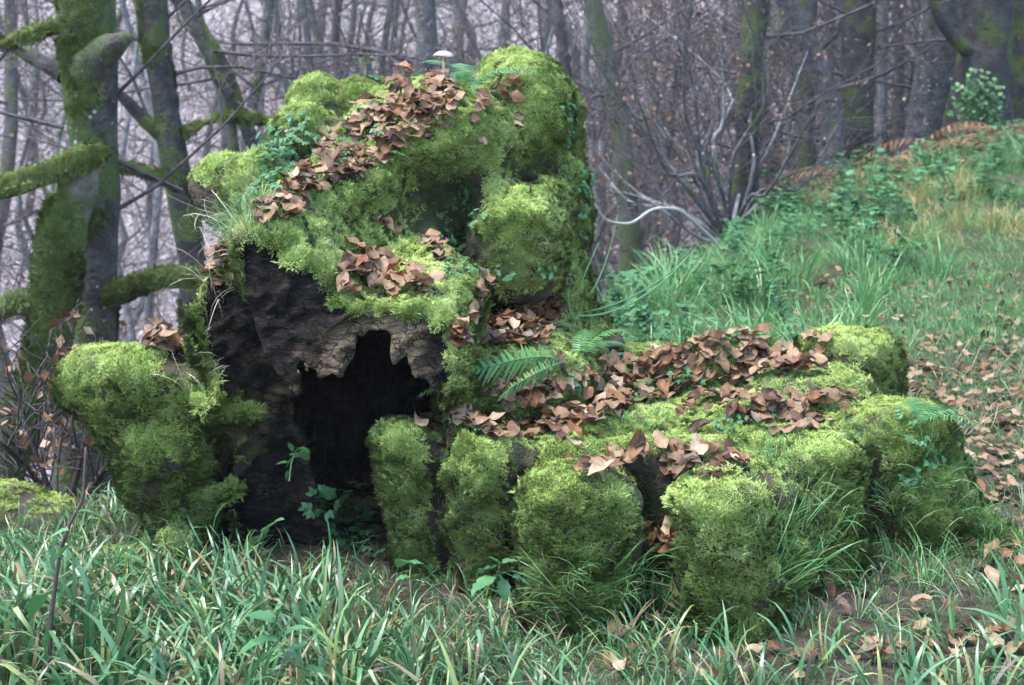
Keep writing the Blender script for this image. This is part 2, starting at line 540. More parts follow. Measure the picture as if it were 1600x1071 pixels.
M_MOSS, M_PEAT, M_CUT, M_ROT = mat_moss(), mat_peat(), mat_cutwood(), mat_rot()
# ------------------------------------------------------------------ terrain height (used by everything that stands on it)
CX = np.array([-80, -12, -1.7, -0.9, -0.2, 0.45, 1.6, 2.8, 4.7, 14, 40, 80])
CY = np.array([2.0, 3.6, 4.25, 4.9, 5.8, 7.2, 10.2, 12.0, 13.6, 18.0, 26, 40])
def height(x, y, fine=True):
    x = np.asarray(x, float); y = np.asarray(y, float)
    near = 0.0095 * np.clip(x, 0, 30) * np.clip(y, 0, 40) - 0.03 * np.clip(-x - 1.2, 0, 30)
    s = y - np.interp(x, CX, CY)
    sp = np.where(s > 6, s, np.log1p(np.exp(np.clip(s, -30, 6) * 1.6)) / 1.6)
    drop = near - 0.46 * sp
    far = -6.3 + 0.36 * np.clip(y - 25 - 0.12 * x, -60, 400) + 0.02 * x
    far = np.maximum(far, -6.3 - 0.05 * x * 0)
    far = np.where(far > 8, 8 + 9 * np.tanh((far - 8) / 9), far)
    k = 2.0
    h = np.maximum(k - np.abs(drop - far), 0) / k
    z = np.maximum(drop, far) + h * h * k * 0.25
    if fine:
        P = np.stack([x, y, np.zeros_like(x)], -1)
        r = np.hypot(x, y)
        z = z + 0.03 * noise(P, 1.3) + 0.012 * noise(P, 4.7, 2) + np.clip(r / 40, 0, 1) * 0.5 * noise(P, 0.13, 5) + np.clip((r - 6) / 20, 0, 1) * 0.12 * noise(P, .7, 8)
    return z

# ------------------------------------------------------------------ the fallen trunk
AX = np.array([0.19, 1.0, 0.17])
YF = 3.5
def face_xz(pts):
    return np.array([[W(px, py, YF)[0], W(px, py, YF)[2]] for px, py in pts], np.float32)
OUT = face_xz([(362, 398), (367, 374), (388, 362), (425, 376), (470, 403), (508, 436), (530, 466), (560, 474), (620, 476), (662, 484), (700, 500),
               (722, 540), (722, 600), (725, 700), (715, 960), (330, 960), (300, 850), (308, 800), (350, 757), (312, 705), (330, 655), (300, 605), (278, 540), (270, 492), (288, 460), (330, 450), (372, 452)])
HOL = face_xz([(462, 572), (474, 548), (492, 562), (503, 568), (505, 581), (514, 585), (524, 572), (532, 567), (535, 578), (543, 568), (552, 546), (560, 537), (562, 521), (573, 524), (587, 521), (598, 506),
               (606, 518), (613, 543), (617, 563), (629, 556), (640, 566), (662, 584), (690, 604), (702, 650), (704, 720), (700, 905), (540, 905), (512, 820), (500, 750), (486, 712), (466, 690), (468, 657), (459, 629), (473, 611)])
FLANGE = face_xz([(262, 480), (285, 440), (366, 440), (384, 478), (402, 530), (424, 570), (452, 596), (485, 640), (480, 690), (420, 665), (350, 640), (300, 610)])
LOWER = face_xz([(290, 660), (345, 640), (420, 660), (480, 690), (530, 740), (600, 800), (620, 960), (250, 960)])
TAN = [face_xz([(500, 520), (560, 498), (640, 492), (668, 510), (650, 590), (612, 575), (590, 530), (550, 556), (535, 590), (500, 580)]),
       face_xz([(300, 680), (345, 650), (392, 668), (385, 720), (362, 748), (318, 720)]), face_xz([(400, 640), (470, 610), (475, 660), (440, 680)])]
def log_terms(P):
    t = (P[..., 1] - YF) / AX[1]
    qx = P[..., 0] - AX[0] * t
    qz = P[..., 2] - AX[2] * t
    Q3 = np.stack([qx, np.zeros_like(qx), qz], -1)
    fl = np.clip(0.5 - sd_poly(qx, qz, FLANGE) / 0.018, 0, 1)
    lo = np.clip(0.5 - sd_poly(qx, qz, LOWER) / 0.02, 0, 1)
    fu, fv = qx * 0.83 + qz * 0.56, qz * 0.83 - qx * 0.56
    FB = np.stack([fu * 0.4, np.zeros_like(fu), fv], -1)
    edge = YF - 0.045 * np.clip((0.80 - qz) * 4, 0, 1) * (1 - fl) * (1 - lo) + 0.10 * fl + 0.19 * lo + 0.018 * noise(Q3, 9) + 0.034 * np.abs(noise(FB, 26, 2)) + 0.018 * noise(FB, 55, 4) + 0.10 * np.clip(0.55 - qz, 0, 1) * 0.4
    return t, qx, qz, edge
def log_sdf(P):
    t, qx, qz, edge = log_terms(P)
    grow = 0.02 * np.clip(t, 0, 1)
    d2 = sd_poly(qx, qz, OUT) - grow
    d2 = d2 - 0.02 * noise(P, 6, 1) * np.clip(t * 6, 0, 1)
    body = smax(d2, edge - P[..., 1], 0.035)
    body = smax(body, P[..., 0] - (-0.085 - 0.16 * (P[..., 1] - 3.6)), 0.07)
    body = np.maximum(body, P[..., 1] - 5.5)
    def E(px, py, d, r): return sd_ell(P, W(px, py, d), r)
    b = sd_ell(P, (-0.32, 5.0, 0.68), (0.42, 0.72, 0.46))
    b = smin(b, E(680, 228, 4.58, (0.31, 0.46, 0.205)), 0.10)
    b = smin(b, E(822, 205, 4.75, (0.175, 0.30, 0.245)), 0.06)
    b = smin(b, E(795, 145, 4.85, (0.12, 0.18, 0.13)), 0.06)
    b = smin(b, E(868, 345, 4.75, (0.115, 0.26, 0.24)), 0.05)
    b = smin(b, E(884, 280, 4.62, (0.065, 0.12, 0.08)), 0.03)
    b = smin(b, E(806, 374, 4.24, (0.155, 0.21, 0.165)), 0.08)
    b = smin(b, E(800, 425, 4.24, (0.135, 0.20, 0.10)), 0.07)
    b = smin(b, E(848, 335, 4.48, (0.10, 0.20, 0.12)), 0.06)
    b = smin(b, E(872, 480, 4.55, (0.115, 0.28, 0.20)), 0.08)
    b = smin(b, E(905, 560, 4.50, (0.13, 0.22, 0.14)), 0.08)
    b = smin(b, E(500, 170, 4.95, (0.105, 0.12, 0.115)), 0.05)
    b = smin(b, E(580, 168, 4.95, (0.12, 0.15, 0.10)), 0.05)
    b = smin(b, E(480, 225, 4.80, (0.13, 0.20, 0.14)), 0.07)
    b = smin(b, E(405, 320, 4.35, (0.11, 0.20, 0.15)), 0.06)
    b = smin(b, E(800, 590, 4.10, (0.26, 0.40, 0.165)), 0.08)
    b = smin(b, E(780, 583, 3.88, (0.165, 0.12, 0.055)), 0.04)
    b = smin(b, E(690, 470, 3.78, (0.10, 0.22, 0.09)), 0.06)
    ridge = sd_cone(P, W(405, 392, 3.62), W(690, 235, 4.5), 0.075, 0.12)
    b = smin(b, ridge, 0.06)
    d = smin(body, np.maximum(b, edge - P[..., 1]), 0.09)
    # the burr hanging off the flank, and its foot
    l = E(172, 598, 3.80, (0.135, 0.15, 0.095))
    l = smin(l, E(250, 598, 3.72, (0.14, 0.15, 0.105)), 0.06)
    l = smin(l, E(320, 610, 3.68, (0.09, 0.13, 0.10)), 0.05)
    l = smin(l, E(262, 695, 3.68, (0.115, 0.13, 0.125)), 0.04)
    l = smin(l, sd_cone(P, W(285, 740, 3.70), W(262, 850, 3.70), 0.085, 0.065), 0.05)
    l = smin(l, E(215, 885, 3.66, (0.12, 0.12, 0.06)), 0.05)
    l = smin(l, E(278, 862, 3.58, (0.055, 0.06, 0.055)), 0.02)
    l = smin(l, sd_cone(P, W(308, 850, 3.65), W(324, 785, 3.66), 0.026, 0.026), 0.03)
    l = smin(l, sd_cone(P, W(324, 785, 3.66), W(372, 760, 3.67), 0.026, 0.020), 0.03)
    l = smin(l, sd_cone(P, W(318, 630, 3.62), W(392, 646, 3.63), 0.05, 0.028), 0.03)
    l = smin(l, E(335, 760, 4.02, (0.20, 0.22, 0.40)), 0.05)
    l = smin(l, E(215, 645, 3.77, (0.13, 0.13, 0.10)), 0.05)
    l = smin(l, E(240, 740, 3.72, (0.085, 0.11, 0.11)), 0.05)
    l = smin(l, E(330, 625, 3.70, (0.09, 0.10, 0.085)), 0.04)
    l = smin(l, E(285, 755, 3.80, (0.08, 0.09, 0.12)), 0.04)
    d = smin(d, l, 0.028)
    # broken limb stub behind, its torn wood face turned away from the trunk
    s = np.maximum(E(362, 300, 4.55, (0.135, 0.2, 0.125)), -((P - W(325, 320, 4.42)) @ np.array([0.75, 0.55, 0.35], np.float32)))
    d = smin(d, s, 0.03)
    # clefts
    d = smax(d, -sd_cone(P, W(716, 312, 4.20), W(708, 405, 4.08), 0.05, 0.045), 0.05)
    d = smax(d, -sd_cone(P, W(865, 300, 4.35), W(850, 260, 4.38), 0.018, 0.02), 0.03)
    # moss cushions
    rough = 0.016 * noise(P, 9, 2) + 0.010 * noise(P, 19, 3) + 0.006 * noise(P, 38, 5)
    d = d - rough * np.clip((P[..., 1] - edge) * 12 + 0.25, 0.1, 1)
    # the rotten hollow
    tc = np.clip(t, 0, 0.6)
    hz = sd_poly(qx + 0.34 * tc, qz + 0.13 * tc, HOL) - 0.10 * tc + 0.25 * np.clip(t - 0.6, 0, 2) + 0.013 * noise(P * np.array([1, 0.5, 0.3], np.float32), 62, 7) + 0.006 * noise(P, 40, 8)
    hz = np.maximum(hz, P[..., 1] - 5.0)
    d = np.maximum(d, -hz)
    return d, hz, edge, qx, qz
hh = 0.0078
V, lo = band_volume(lambda P: log_sdf(P)[0], (-1.34, 3.36, -0.16), (0.44, 5.62, 1.46), hh)
lv, lf = surface_nets(V, lo, hh)
lv = relax(lv, lf, 2, 0.45)
del V
_, hz, edge, qx, qz = log_sdf(lv)
log_n = vert_normals(lv, lf)
din = sd_poly(qx, qz, OUT)
wood = (lv[:, 1] < edge + 0.055) & (lv[:, 1] > edge - 0.06) & ((log_n[:, 1] < -0.25) | (din < -0.04)) & (din < -0.022 + 0.012 * noise(lv, 22, 4)) & (qz < 2)
l_rim = sd_cone(lv, W(324, 785, 3.65), W(372, 760, 3.66), 0.032, 0.024)
l_rim = np.minimum(l_rim, sd_cone(lv, W(308, 850, 3.64), W(324, 785, 3.65), 0.032, 0.032))
l_rim = np.minimum(l_rim, sd_cone(lv, W(318, 630, 3.62), W(392, 646, 3.63), 0.056, 0.034))
wood &= l_rim > 0.006
stub = (np.abs((lv - W(325, 320, 4.42)) @ np.array([0.75, 0.55, 0.35])) < 0.02) & (np.linalg.norm(lv - W(345, 310, 4.5), axis=1) < 0.24) & (log_n @ np.array([-0.75, -0.55, -0.35]) > 0.5)
hollow = hz < 0.016
wood &= ~hollow
tan = np.zeros(len(lv), np.float32)
for q in TAN:
    tan = np.maximum(tan, np.clip(0.5 - sd_poly(qx, qz, q) / 0.03, 0, 1))
tan[stub] = 0.8
tan = np.maximum(tan, np.clip(1 - np.abs(hz) / 0.03, 0, 1) * 0.45 * (lv[:, 1] < edge + 0.05))
tan *= np.clip(1.4 - np.clip(lv[:, 1] - 3.6, 0, 9) * 7, 0, 1) + 1.0 * stub
cls = np.where(hollow, 2, np.where(wood | stub, 1, 0))
fc = np.round(np.median(cls[lf], axis=1)).astype(int)
for k in (1, 2):
    w_ = np.where(fc == k)[0]
    lab = pieces(lf[w_], len(lv))
    ids, cn = np.unique(lab, return_counts=True)
    for j, (i_, c_) in enumerate(sorted(zip(ids, cn), key=lambda q: -q[1])):
        if j == 0: continue
        cen = lv[lf[w_[lab == i_]].ravel()].mean(0)
        fc[w_[lab == i_]] = 3 if (k == 1 and c_ > 150 and cen[1] > 4.1) else (3 + j if (k == 1 and c_ > 120) else 0)
trunk_root = empty('fallen_tree', (-0.4, 4.3, 0.0), 'huge moss covered fallen tree trunk with a black hollow in its sawn end', 'fallen tree')
TR = np.array(trunk_root.location)
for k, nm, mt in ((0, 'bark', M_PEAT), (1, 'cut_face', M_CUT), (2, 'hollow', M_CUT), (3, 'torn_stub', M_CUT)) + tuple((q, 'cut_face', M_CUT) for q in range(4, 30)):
    if not (fc == k).any(): continue
    v_, f_, u_ = split_mesh(lv, lf[fc == k])
    me = mesh(nm, v_ - TR, f_, mt)
    vattr(me, 'tan', tan[u_])
    o = link(nm, me, trunk_root)
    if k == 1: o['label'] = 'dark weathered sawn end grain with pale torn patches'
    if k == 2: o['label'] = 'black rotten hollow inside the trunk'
log_moss_w = np.zeros(len(lv)); log_moss_w[lf[fc == 0].ravel()] = 1.0; log_moss_w[lf[fc != 0].ravel()] = 0.0
def open_air(fn, v, n):
    """1 in the open, small in tight clefts where moss gets no light"""
    return np.clip((np.minimum(fn(v + n * 0.07), fn(v + n * 0.12) - 0.03) - 0.006) / 0.03, 0.06, 1)
log_moss_w *= open_air(lambda p: log_sdf(p)[0], lv, log_n)

# ------------------------------------------------------------------ the stump
def stump_sdf(P):
    # (top x, y, r, top z, base x, y, r)
    LOBES = [(-0.312, 3.57, 0.105, 0.385, -0.205, 3.54, 0.070), (-0.062, 3.48, 0.118, 0.385, -0.050, 3.44, 0.104), (0.168, 3.20, 0.140, 0.372, 0.160, 3.15, 0.135),
             (0.445, 3.19, 0.118, 0.372, 0.515, 3.05, 0.100), (0.590, 3.34, 0.085, 0.36, 0.640, 3.24, 0.085), (0.765, 3.50, 0.108, 0.392, 0.790, 3.37, 0.100),
             (0.985, 3.80, 0.135, 0.395, 1.13, 3.68, 0.145), (0.87, 4.06, 0.165, 0.405, 0.93, 4.05, 0.18), (1.06, 4.42, 0.150, 0.45, 1.10, 4.42, 0.155),
             (0.45, 4.40, 0.24, 0.37, 0.45, 4.50, 0.28), (0.05, 4.05, 0.22, 0.36, 0.0, 4.1, 0.25)]
    d = None
    top = 0.03 * 0
    for tx, ty, r, tz, bx, by, rb in LOBES:
        q = sd_cone(P, (bx, by, -0.1), (tx, ty, tz + 0.25), rb, r + 0.01)
        q = smax(q, P[..., 2] - tz - 0.008 * noise(P, 9, 1), 0.10)
        d = q if d is None else smin(d, q, 0.014)
    e = np.sqrt(((P[..., 0] - 0.42) / 0.56) ** 2 + ((P[..., 1] - 3.86) / 0.58) ** 2)
    core = smax((e - 1) * 0.55, P[..., 2] - 0.335, 0.04)
    d = smin(d, core, 0.05)
    # second rim along the front, and lumps and pits on the worn top
    for a, b, r in (((0.10, 3.36, 0.352), (0.30, 3.33, 0.362), 0.05), ((0.30, 3.33, 0.362), (0.50, 3.36, 0.355), 0.05), ((0.24, 3.62, 0.325), (0.32, 3.60, 0.325), 0.06), ((0.45, 3.62, 0.31), (0.56, 3.60, 0.32), 0.05),
                    ((0.62, 3.80, 0.33), (0.75, 3.85, 0.345), 0.05), ((0.50, 4.2, 0.36), (0.75, 4.25, 0.39), 0.08)):
        d = smin(d, sd_cone(P, a, b, r, r), 0.04)
    d = smax(d, -sd_cone(P, (0.365, 3.64, 0.38), (0.40, 3.68, 0.27), 0.055, 0.05), 0.03)
    d = smax(d, -sd_cone(P, (0.305, 3.02, 0.30), (0.315, 3.16, -0.1), 0.035, 0.05), 0.03)
    for a, b, ra, rb in (((-0.186, 3.485, 0.50), (-0.135, 3.45, -0.1), 0.030, 0.060), ((0.046, 3.375, 0.50), (0.048, 3.35, -0.1), 0.040, 0.066), ((0.665, 3.28, 0.30), (0.70, 3.28, -0.1), 0.015, 0.03), ((0.885, 3.56, 0.34), (0.94, 3.48, -0.1), 0.02, 0.05)):
        d = smax(d, -sd_cone(P, a, b, ra, rb), 0.04)
    # root running out to the side
    d = smin(d, sd_cone(P, (1.12, 3.70, 0.12), (1.36, 3.62, -0.04), 0.10, 0.07), 0.10)
    d = d - (0.020 * noise(P * np.array([1, 1, 0.7], np.float32), 5, 6) + 0.010 * noise(P, 13, 3) + 0.009 * noise(P, 24, 2) + 0.005 * noise(P, 42, 9)) * np.where(P[..., 2] > 0.33, 0.55, 1.0)
    return d
hh = 0.0095
V, lo = band_volume(lambda P: np.maximum(stump_sdf(P), -(P[..., 2] + 0.12)), (-0.52, 2.80, -0.16), (1.56, 4.92, 0.58), hh)
sv, sf = surface_nets(V, lo, hh)
sv = relax(sv, sf, 1, 0.4)
del V
stump_n = vert_normals(sv, sf)
stump_root = empty('tree_stump', (0.42, 3.8, 0.0), 'broad low tree stump with thick moss on its fluted sides', 'tree stump')
SR = np.array(stump_root.location)
link('stump_wood', mesh('stump_wood', sv - SR, sf, M_PEAT), stump_root)
BV_LOG = BVHTree.FromPolygons([tuple(p) for p in lv.tolist()], lf.tolist())
BV_STUMP = BVHTree.FromPolygons([tuple(p) for p in sv.tolist()], sf.tolist())
# ------------------------------------------------------------------ ground
def mat_ground():
    m, nt, b = new_mat('woodland_floor')
    p = wpos(nt)
    n = noise_n(nt, p, 7, 6, 0.65)
    f = noise_n(nt, p, 38, 5, 0.65)
    soil = ramp(nt, f, [(0.3, (0.016, 0.011, 0.008)), (0.5, (0.045, 0.031, 0.021)), (0.7, (0.12, 0.08, 0.055))])
    vo = nd(nt, 'ShaderNodeTexVoronoi', Scale=13.0); nt.links.new(p, vo.inputs['Vector'])
    lit = ramp(nt, math_n(nt, 'ADD', math_n(nt, 'MULTIPLY', vo.outputs['Color'], 0.6), math_n(nt, 'MULTIPLY', f, 0.4)),
               [(0.2, (0.125, 0.10, 0.096)), (0.45, (0.28, 0.235, 0.232)), (0.65, (0.41, 0.36, 0.36)), (0.85, (0.52, 0.48, 0.49))])
    c = mix(nt, attr(nt, 'litter'), soil, lit)
    g = ramp(nt, n, [(0.3, (0.035, 0.055, 0.016)), (0.7, (0.075, 0.125, 0.04))])
    c = mix(nt, math_n(nt, 'MULTIPLY', attr(nt, 'green'), ramp(nt, n, [(0.35, 0.25), (0.6, 1.0)])), c, g)
    nt.links.new(c, b.inputs['Base Color'])
    b.inputs['Roughness'].default_value = 0.95
    b.inputs['Specular IOR Level'].default_value = 0.1
    bump(nt, b, math_n(nt, 'ADD', f, n), 1.0, 0.05)
    return m
u = np.linspace(-1, 1, 241)
gx = 6 * u + 174 * np.sign(u) * np.abs(u) ** 4
t = np.linspace(0, 1, 300)
gy = -6 + 22 * t + 204 * t ** 4
GX, GY = np.meshgrid(gx, gy, indexing='xy')
GZ = height(GX, GY)
gv = np.stack([GX, GY, GZ], -1).reshape(-1, 3)
nx_, ny_ = len(gx), len(gy)
ii, jj = np.meshgrid(np.arange(nx_ - 1), np.arange(ny_ - 1), indexing='xy')
a_ = (jj * nx_ + ii).ravel()
gf = np.stack([a_, a_ + 1, a_ + nx_ + 1, a_ + nx_], -1)
me = mesh('ground', gv, gf, mat_ground())
S_ = gv[:, 1] - np.interp(gv[:, 0], CX, CY)
vattr(me, 'litter', np.clip(0.10 + S_ * 0.25, 0.10, 1))
vattr(me, 'green', np.clip(0.75 - S_ * 0.5, 0, 0.75) * np.clip((gv[:, 1] - 3.0) / 3.0, 0.25, 1))
ground = link('ground', me); tag(ground, 'woodland floor falling away into a valley of leaf litter', kind='structure')
BV_GROUND = BVHTree.FromPolygons([tuple(p) for p in gv.tolist()], gf.tolist())
def gz(x, y): return float(height(np.array([x]), np.array([y]))[0])
def hit(px, py, which='lsg', jitter=0.0):
    """where the line of sight through a photograph pixel meets the log, the stump or the ground"""
    o, d = Vector((0, 0, CAM_H)), ray(px, py)
    best = None
    for ch, bv in (('l', BV_LOG), ('s', BV_STUMP), ('g', BV_GROUND)):
        if ch in which:
            p, n, i, dist = bv.ray_cast(o, d, 60)
            if p is not None and (best is None or dist < best[2]): best = (p, n, dist, ch)
    return best
def top_at(x, y):
    """highest surface under a point: stump, log or ground"""
    best = None
    for ch, bv in (('l', BV_LOG), ('s', BV_STUMP), ('g', BV_GROUND)):
        p, n, i, dist = bv.ray_cast(Vector((x, y, 3.0)), Vector((0, 0, -1)), 40)
        if p is not None and (best is None or p.z > best[0].z): best = (p, n, dist, ch)
    return best

# ------------------------------------------------------------------ moss
def moss_patch(seed, n=60, rad=0.019, lmin=0.005, lmax=0.0125, mat=None):
    r = np.random.default_rng(seed)
    V, F = [], []
    for k in range(n):
        rr, th = rad * math.sqrt(r.random()), r.random() * 2 * math.pi
        base = np.array([rr * math.cos(th), rr * math.sin(th), -0.006])
        L = lmin + (lmax - lmin) * r.random() ** 1.3
        th2 = th + r.normal() * 1.1
        lean = 0.7 + 1.3 * r.random()
        d = np.array([math.cos(th2) * lean, math.sin(th2) * lean, 1.0]); d /= np.linalg.norm(d)
        d2 = d + np.array([math.cos(th2), math.sin(th2), -0.35]) * 0.7; d2 /= np.linalg.norm(d2)
        s = np.cross(d, [0.25 * r.normal(), 0.25 * r.normal(), 1.0]); s /= np.linalg.norm(s)
        w = 0.0011 + 0.0009 * r.random()
        m = base + d * (L * 0.6 + 0.004); e = m + d2 * L * 0.55
        i = len(V)
        V += [base, m - s * w, m + s * w, e]
        F += [(i, i + 1, i + 2), (i + 1, i + 3, i + 2)]
        # two side shoots make it feathery
        for sg in (-1, 1):
            q = base + d * L * (0.45 + 0.3 * r.random())
            tip = q + (s * sg + d * 0.5 + r.normal(size=3) * 0.25) * L * 0.33
            i = len(V)
            V += [q - d * w, q + d * w, tip]
            F += [(i, i + 1, i + 2)]
    return mesh('moss_shoots', np.array(V), F, mat or M_MOSS, smooth=False)
MOSS_SRC = [source('moss_shoots', moss_patch(k)) for k in range(5)] + [source('moss_shoots', moss_patch(20 + k, 54, 0.020, 0.008, 0.019)) for k in range(3)]
def moss_on(name, v, f, vn, w, dens, root):
    up = vn[:, 2]
    bare = np.clip((fbm(v, 5.5, 3, 14) + 0.95) * 2.6, 0.12, 1)
    w = w * bare * np.where(up < -0.35, 0.35, 1.0)
    fn, ar = face_normals(v, f)
    count = int((ar * w[f].mean(1)).sum() * dens)
    p, n = sample_surface(v, f, vn, count, w)
    keep = p[:, 2] > -0.03
    p, n = p[keep], n[keep]
    side = 1 - np.clip(n[:, 2], 0, 1)
    d = n + np.array([0, 0, -1.0]) * (0.72 * side)[:, None] + rng.normal(size=p.shape) * 0.22
    rot = align_euler(d, rng.random(len(p)) * 6.283)
    thick = 0.72 + 0.25 * np.clip(fbm(p, 7, 2, 4), -1, 1) + 0.38 * np.clip(noise(p, 34, 9), -0.7, 1) + 0.25 * side
    sc = np.clip(thick * (0.65 + 0.42 * rng.random(len(p))), 0.42, 1.35)
    idx = np.where(rng.random(len(p)) < 0.10 + 0.45 * side, rng.integers(5, 8, len(p)), rng.integers(0, 5, len(p)))
    o = scatter(name, p - np.array(root.location), rot, sc, idx, MOSS_SRC, root)
    o['label'] = 'dense feathery green moss'
    return o
moss_on('moss', lv, lf, log_n, log_moss_w, 9000, trunk_root)
moss_on('moss', sv, sf, stump_n, open_air(stump_sdf, sv, stump_n), 10000, stump_root)

# ------------------------------------------------------------------ fallen beech leaves
M_LEAF = mat_litter_leaf()
def leaf_geo(seed, L=0.075, wd=0.046, curl=None):
    r = np.random.default_rng(seed)
    n, m = 7, 5
    cup = r.uniform(3, 28) * (1 if r.random() < 0.8 else -0.7)
    bend = r.normal() * 6
    tws = r.normal() * 5
    V, UV = [], []
    for i in range(n + 1):
        t = i / n
        hw = wd * 0.5 * (math.sin(math.pi * t ** 0.9) ** 0.85 * (1.05 - 0.25 * t)) if 0 < t < 1 else 0.0006
        for j in range(m):
            s = j / (m - 1) * 2 - 1
            x = hw * s * (1 + 0.05 * math.sin(i * 2.4 + j))
            y = (t - 0.5) * L
            z = cup * (x * x) + bend * (y * y) * np.sign(y + 0.01) + tws * x * y * 4 + 0.004 * abs(s) * math.sin(11 * t + seed + (2 if s > 0 else 0)) + r.normal() * 0.0012
            V.append((x * (1 - 0.35 * min(1, abs(cup) * 0.012)), y, z)); UV.append((abs(s) * 0.5, t))
    F = [(i * m + j, i * m + j + 1, (i + 1) * m + j + 1, (i + 1) * m + j) for i in range(n) for j in range(m - 1)]
    V = np.array(V)
    V[:, 2] -= V[:, 2].min()
    return V, np.array(F), np.array(UV)
LEAF_GEO = [leaf_geo(k, L=0.058 + 0.022 * ((k * 7) % 5) / 4, wd=0.038 + 0.009 * ((k * 3) % 4) / 3) for k in range(12)]
def leaf_mesh(k):
    V_, F_, UV_ = LEAF_GEO[k]
    me = mesh('fallen_leaf', V_, F_, M_LEAF)
    uv = me.uv_layers.new(name='UVMap')
    uv.data.foreach_set('uv', UV_[F_.ravel()].astype(np.float32).ravel())
    return me
LEAF_ME = [leaf_mesh(k) for k in range(12)]
def in_poly(px, py, poly):
    return float(sd_poly(np.array([px], float), np.array([py], float), poly)[0]) < 0
LEAVES = []          # (position, euler, scale, variant, group key)
def leaves_px(poly, count, key, which, tilt=0.45, smin_=0.68, smax_=1.02, pile=0.026, minup=0.05):
    poly = np.array(poly, float)
    lo_, hi_ = poly.min(0), poly.max(0)
    count = int(count * (0.75 if key == 'grass' else 1.9))
    made = tries = 0
    while made < count and tries < count * 12:
        tries += 1
        px, py = lo_ + (hi_ - lo_) * rng.random(2)
        if not in_poly(px, py, poly): continue
        h_ = hit(px, py, 'lsg')
        if h_ is None or h_[3] not in which or h_[1].z < minup: continue
        n = np.array(h_[1]) * 0.5 + np.array([0, -0.05, 0.6]) + rng.normal(size=3) * 0.45 * tilt * rng.random()
        if n[2] < 0.1: n[2] = 0.1
        p = np.array(h_[0]) + np.array([0, 0, 0.010 + pile * rng.random() ** 1.5])
        e = align_euler(n[None], rng.random(1) * 6.283)[0]
        if rng.random() < 0.35: e[0] += math.pi; p[2] += 0.012
        LEAVES.append((p, e, smin_ + (smax_ - smin_) * rng.random(), int(rng.integers(0, 12)), key))
        made += 1
L1 = [(610, 125), (700, 120), (720, 175), (690, 215), (640, 235), (600, 265), (520, 300), (450, 345), (425, 330), (470, 270), (500, 210), (560, 180), (610, 165)]
leaves_px(L1, 150, 'trunk_top', 'l', 0.6)
leaves_px([(395, 335), (470, 320), (470, 350), (400, 358)], 14, 'trunk_top', 'l')
leaves_px([(545, 400), (600, 405), (650, 440), (690, 462), (640, 470), (530, 465), (528, 440)], 46, 'trunk_shelf', 'l', 0.6)
leaves_px([(580, 345), (620, 345), (625, 372), (590, 375)], 8, 'trunk_side', 'l')
leaves_px([(700, 100), (830, 120), (820, 250), (720, 260)], 12, 'trunk_side', 'l')
leaves_px([(650, 360), (690, 370), (700, 420), (660, 400)], 5, 'trunk_side', 'l')
leaves_px([(745, 445), (880, 440), (885, 480), (850, 545), (700, 548), (735, 500)], 95, 'trunk_foot', 'ls', 0.5)
leaves_px([(318, 405), (366, 398), (370, 448), (325, 448)], 26, 'trunk_hollow_shelf', 'l', 0.6)
leaves_px([(225, 520), (285, 505), (290, 560), (240, 548)], 22, 'trunk_burr', 'l', 0.6)
leaves_px([(690, 640), (860, 590), (960, 580), (1000, 560), (1050, 620), (1000, 640), (930, 675), (900, 690), (800, 688), (640, 674)], 150, 'stump', 'sl', 0.55)
leaves_px([(1000, 560), (1100, 540), (1200, 525), (1290, 540), (1300, 585), (1200, 592), (1110, 615), (1020, 625)], 110, 'stump', 'sl', 0.7)
leaves_px([(880, 725), (960, 715), (1040, 712), (1150, 712), (1170, 745), (1100, 752), (1020, 752), (900, 756), (880, 740)], 34, 'stump', 's', 0.5)
leaves_px([(1100, 620), (1250, 620), (1330, 630), (1320, 660), (1230, 690), (1190, 680), (1130, 650)], 42, 'stump', 's', 0.5)
leaves_px([(1050, 630), (1110, 630), (1105, 680), (1060, 680)], 5, 'stump', 's')
leaves_px([(1010, 800), (1050, 800), (1060, 890), (1020, 900)], 9, 'stump_cleft', 'sg', 0.8)
leaves_px([(1380, 560), (1600, 590), (1600, 720), (1480, 720), (1420, 650)], 170, 'grass', 'g', 0.5, 0.62, 0.92)
leaves_px([(1240, 430), (1600, 420), (1600, 600), (1380, 540), (1230, 500)], 90, 'grass', 'g', 0.5, 0.62, 0.92)
leaves_px([(1000, 930), (1600, 960), (1600, 1080), (900, 1080)], 70, 'grass', 'g', 0.6, 0.65, 0.95)
leaves_px([(150, 860), (330, 890), (320, 960), (180, 960)], 30, 'grass', 'g', 0.6, 0.65, 0.95)
leaves_px([(1480, 720), (1600, 720), (1600, 960), (1520, 900)], 40, 'grass', 'g', 0.6, 0.65, 0.95)
KEYL = {'trunk_top': ('brown curled beech leaf on the ridge of the fallen trunk', 'beech leaves along the trunk ridge'),
        'trunk_shelf': ('brown beech leaf in the mossy scoop above the trunk hollow', 'beech leaves in the scoop above the hollow'),
        'trunk_side': ('lone tan beech leaf caught on the mossy trunk side', 'single leaves on the trunk side'),
        'trunk_foot': ('dark brown beech leaf in the channel between trunk and stump', 'beech leaves between trunk and stump'),
        'trunk_hollow_shelf': ('brown beech leaf on the ledge beside the sawn prong', 'beech leaves beside the sawn prong'),
        'trunk_burr': ('brown beech leaf behind the hanging mossy burr', 'beech leaves behind the burr'),
        'stump': ('dry brown beech leaf lying on the flat top of the stump', 'beech leaves on the stump top'),
        'stump_cleft': ('brown beech leaf fallen into the cleft of the stump side', 'beech leaves in the stump cleft'),
        'grass': ('brown beech leaf lying in the grass', 'beech leaves in the grass')}
cam_p = np.array([0, 0, CAM_H])
score = np.array([l[2] / np.linalg.norm(l[0] - cam_p) * (0.5 if l[4] == 'grass' else 1.0) for l in LEAVES])
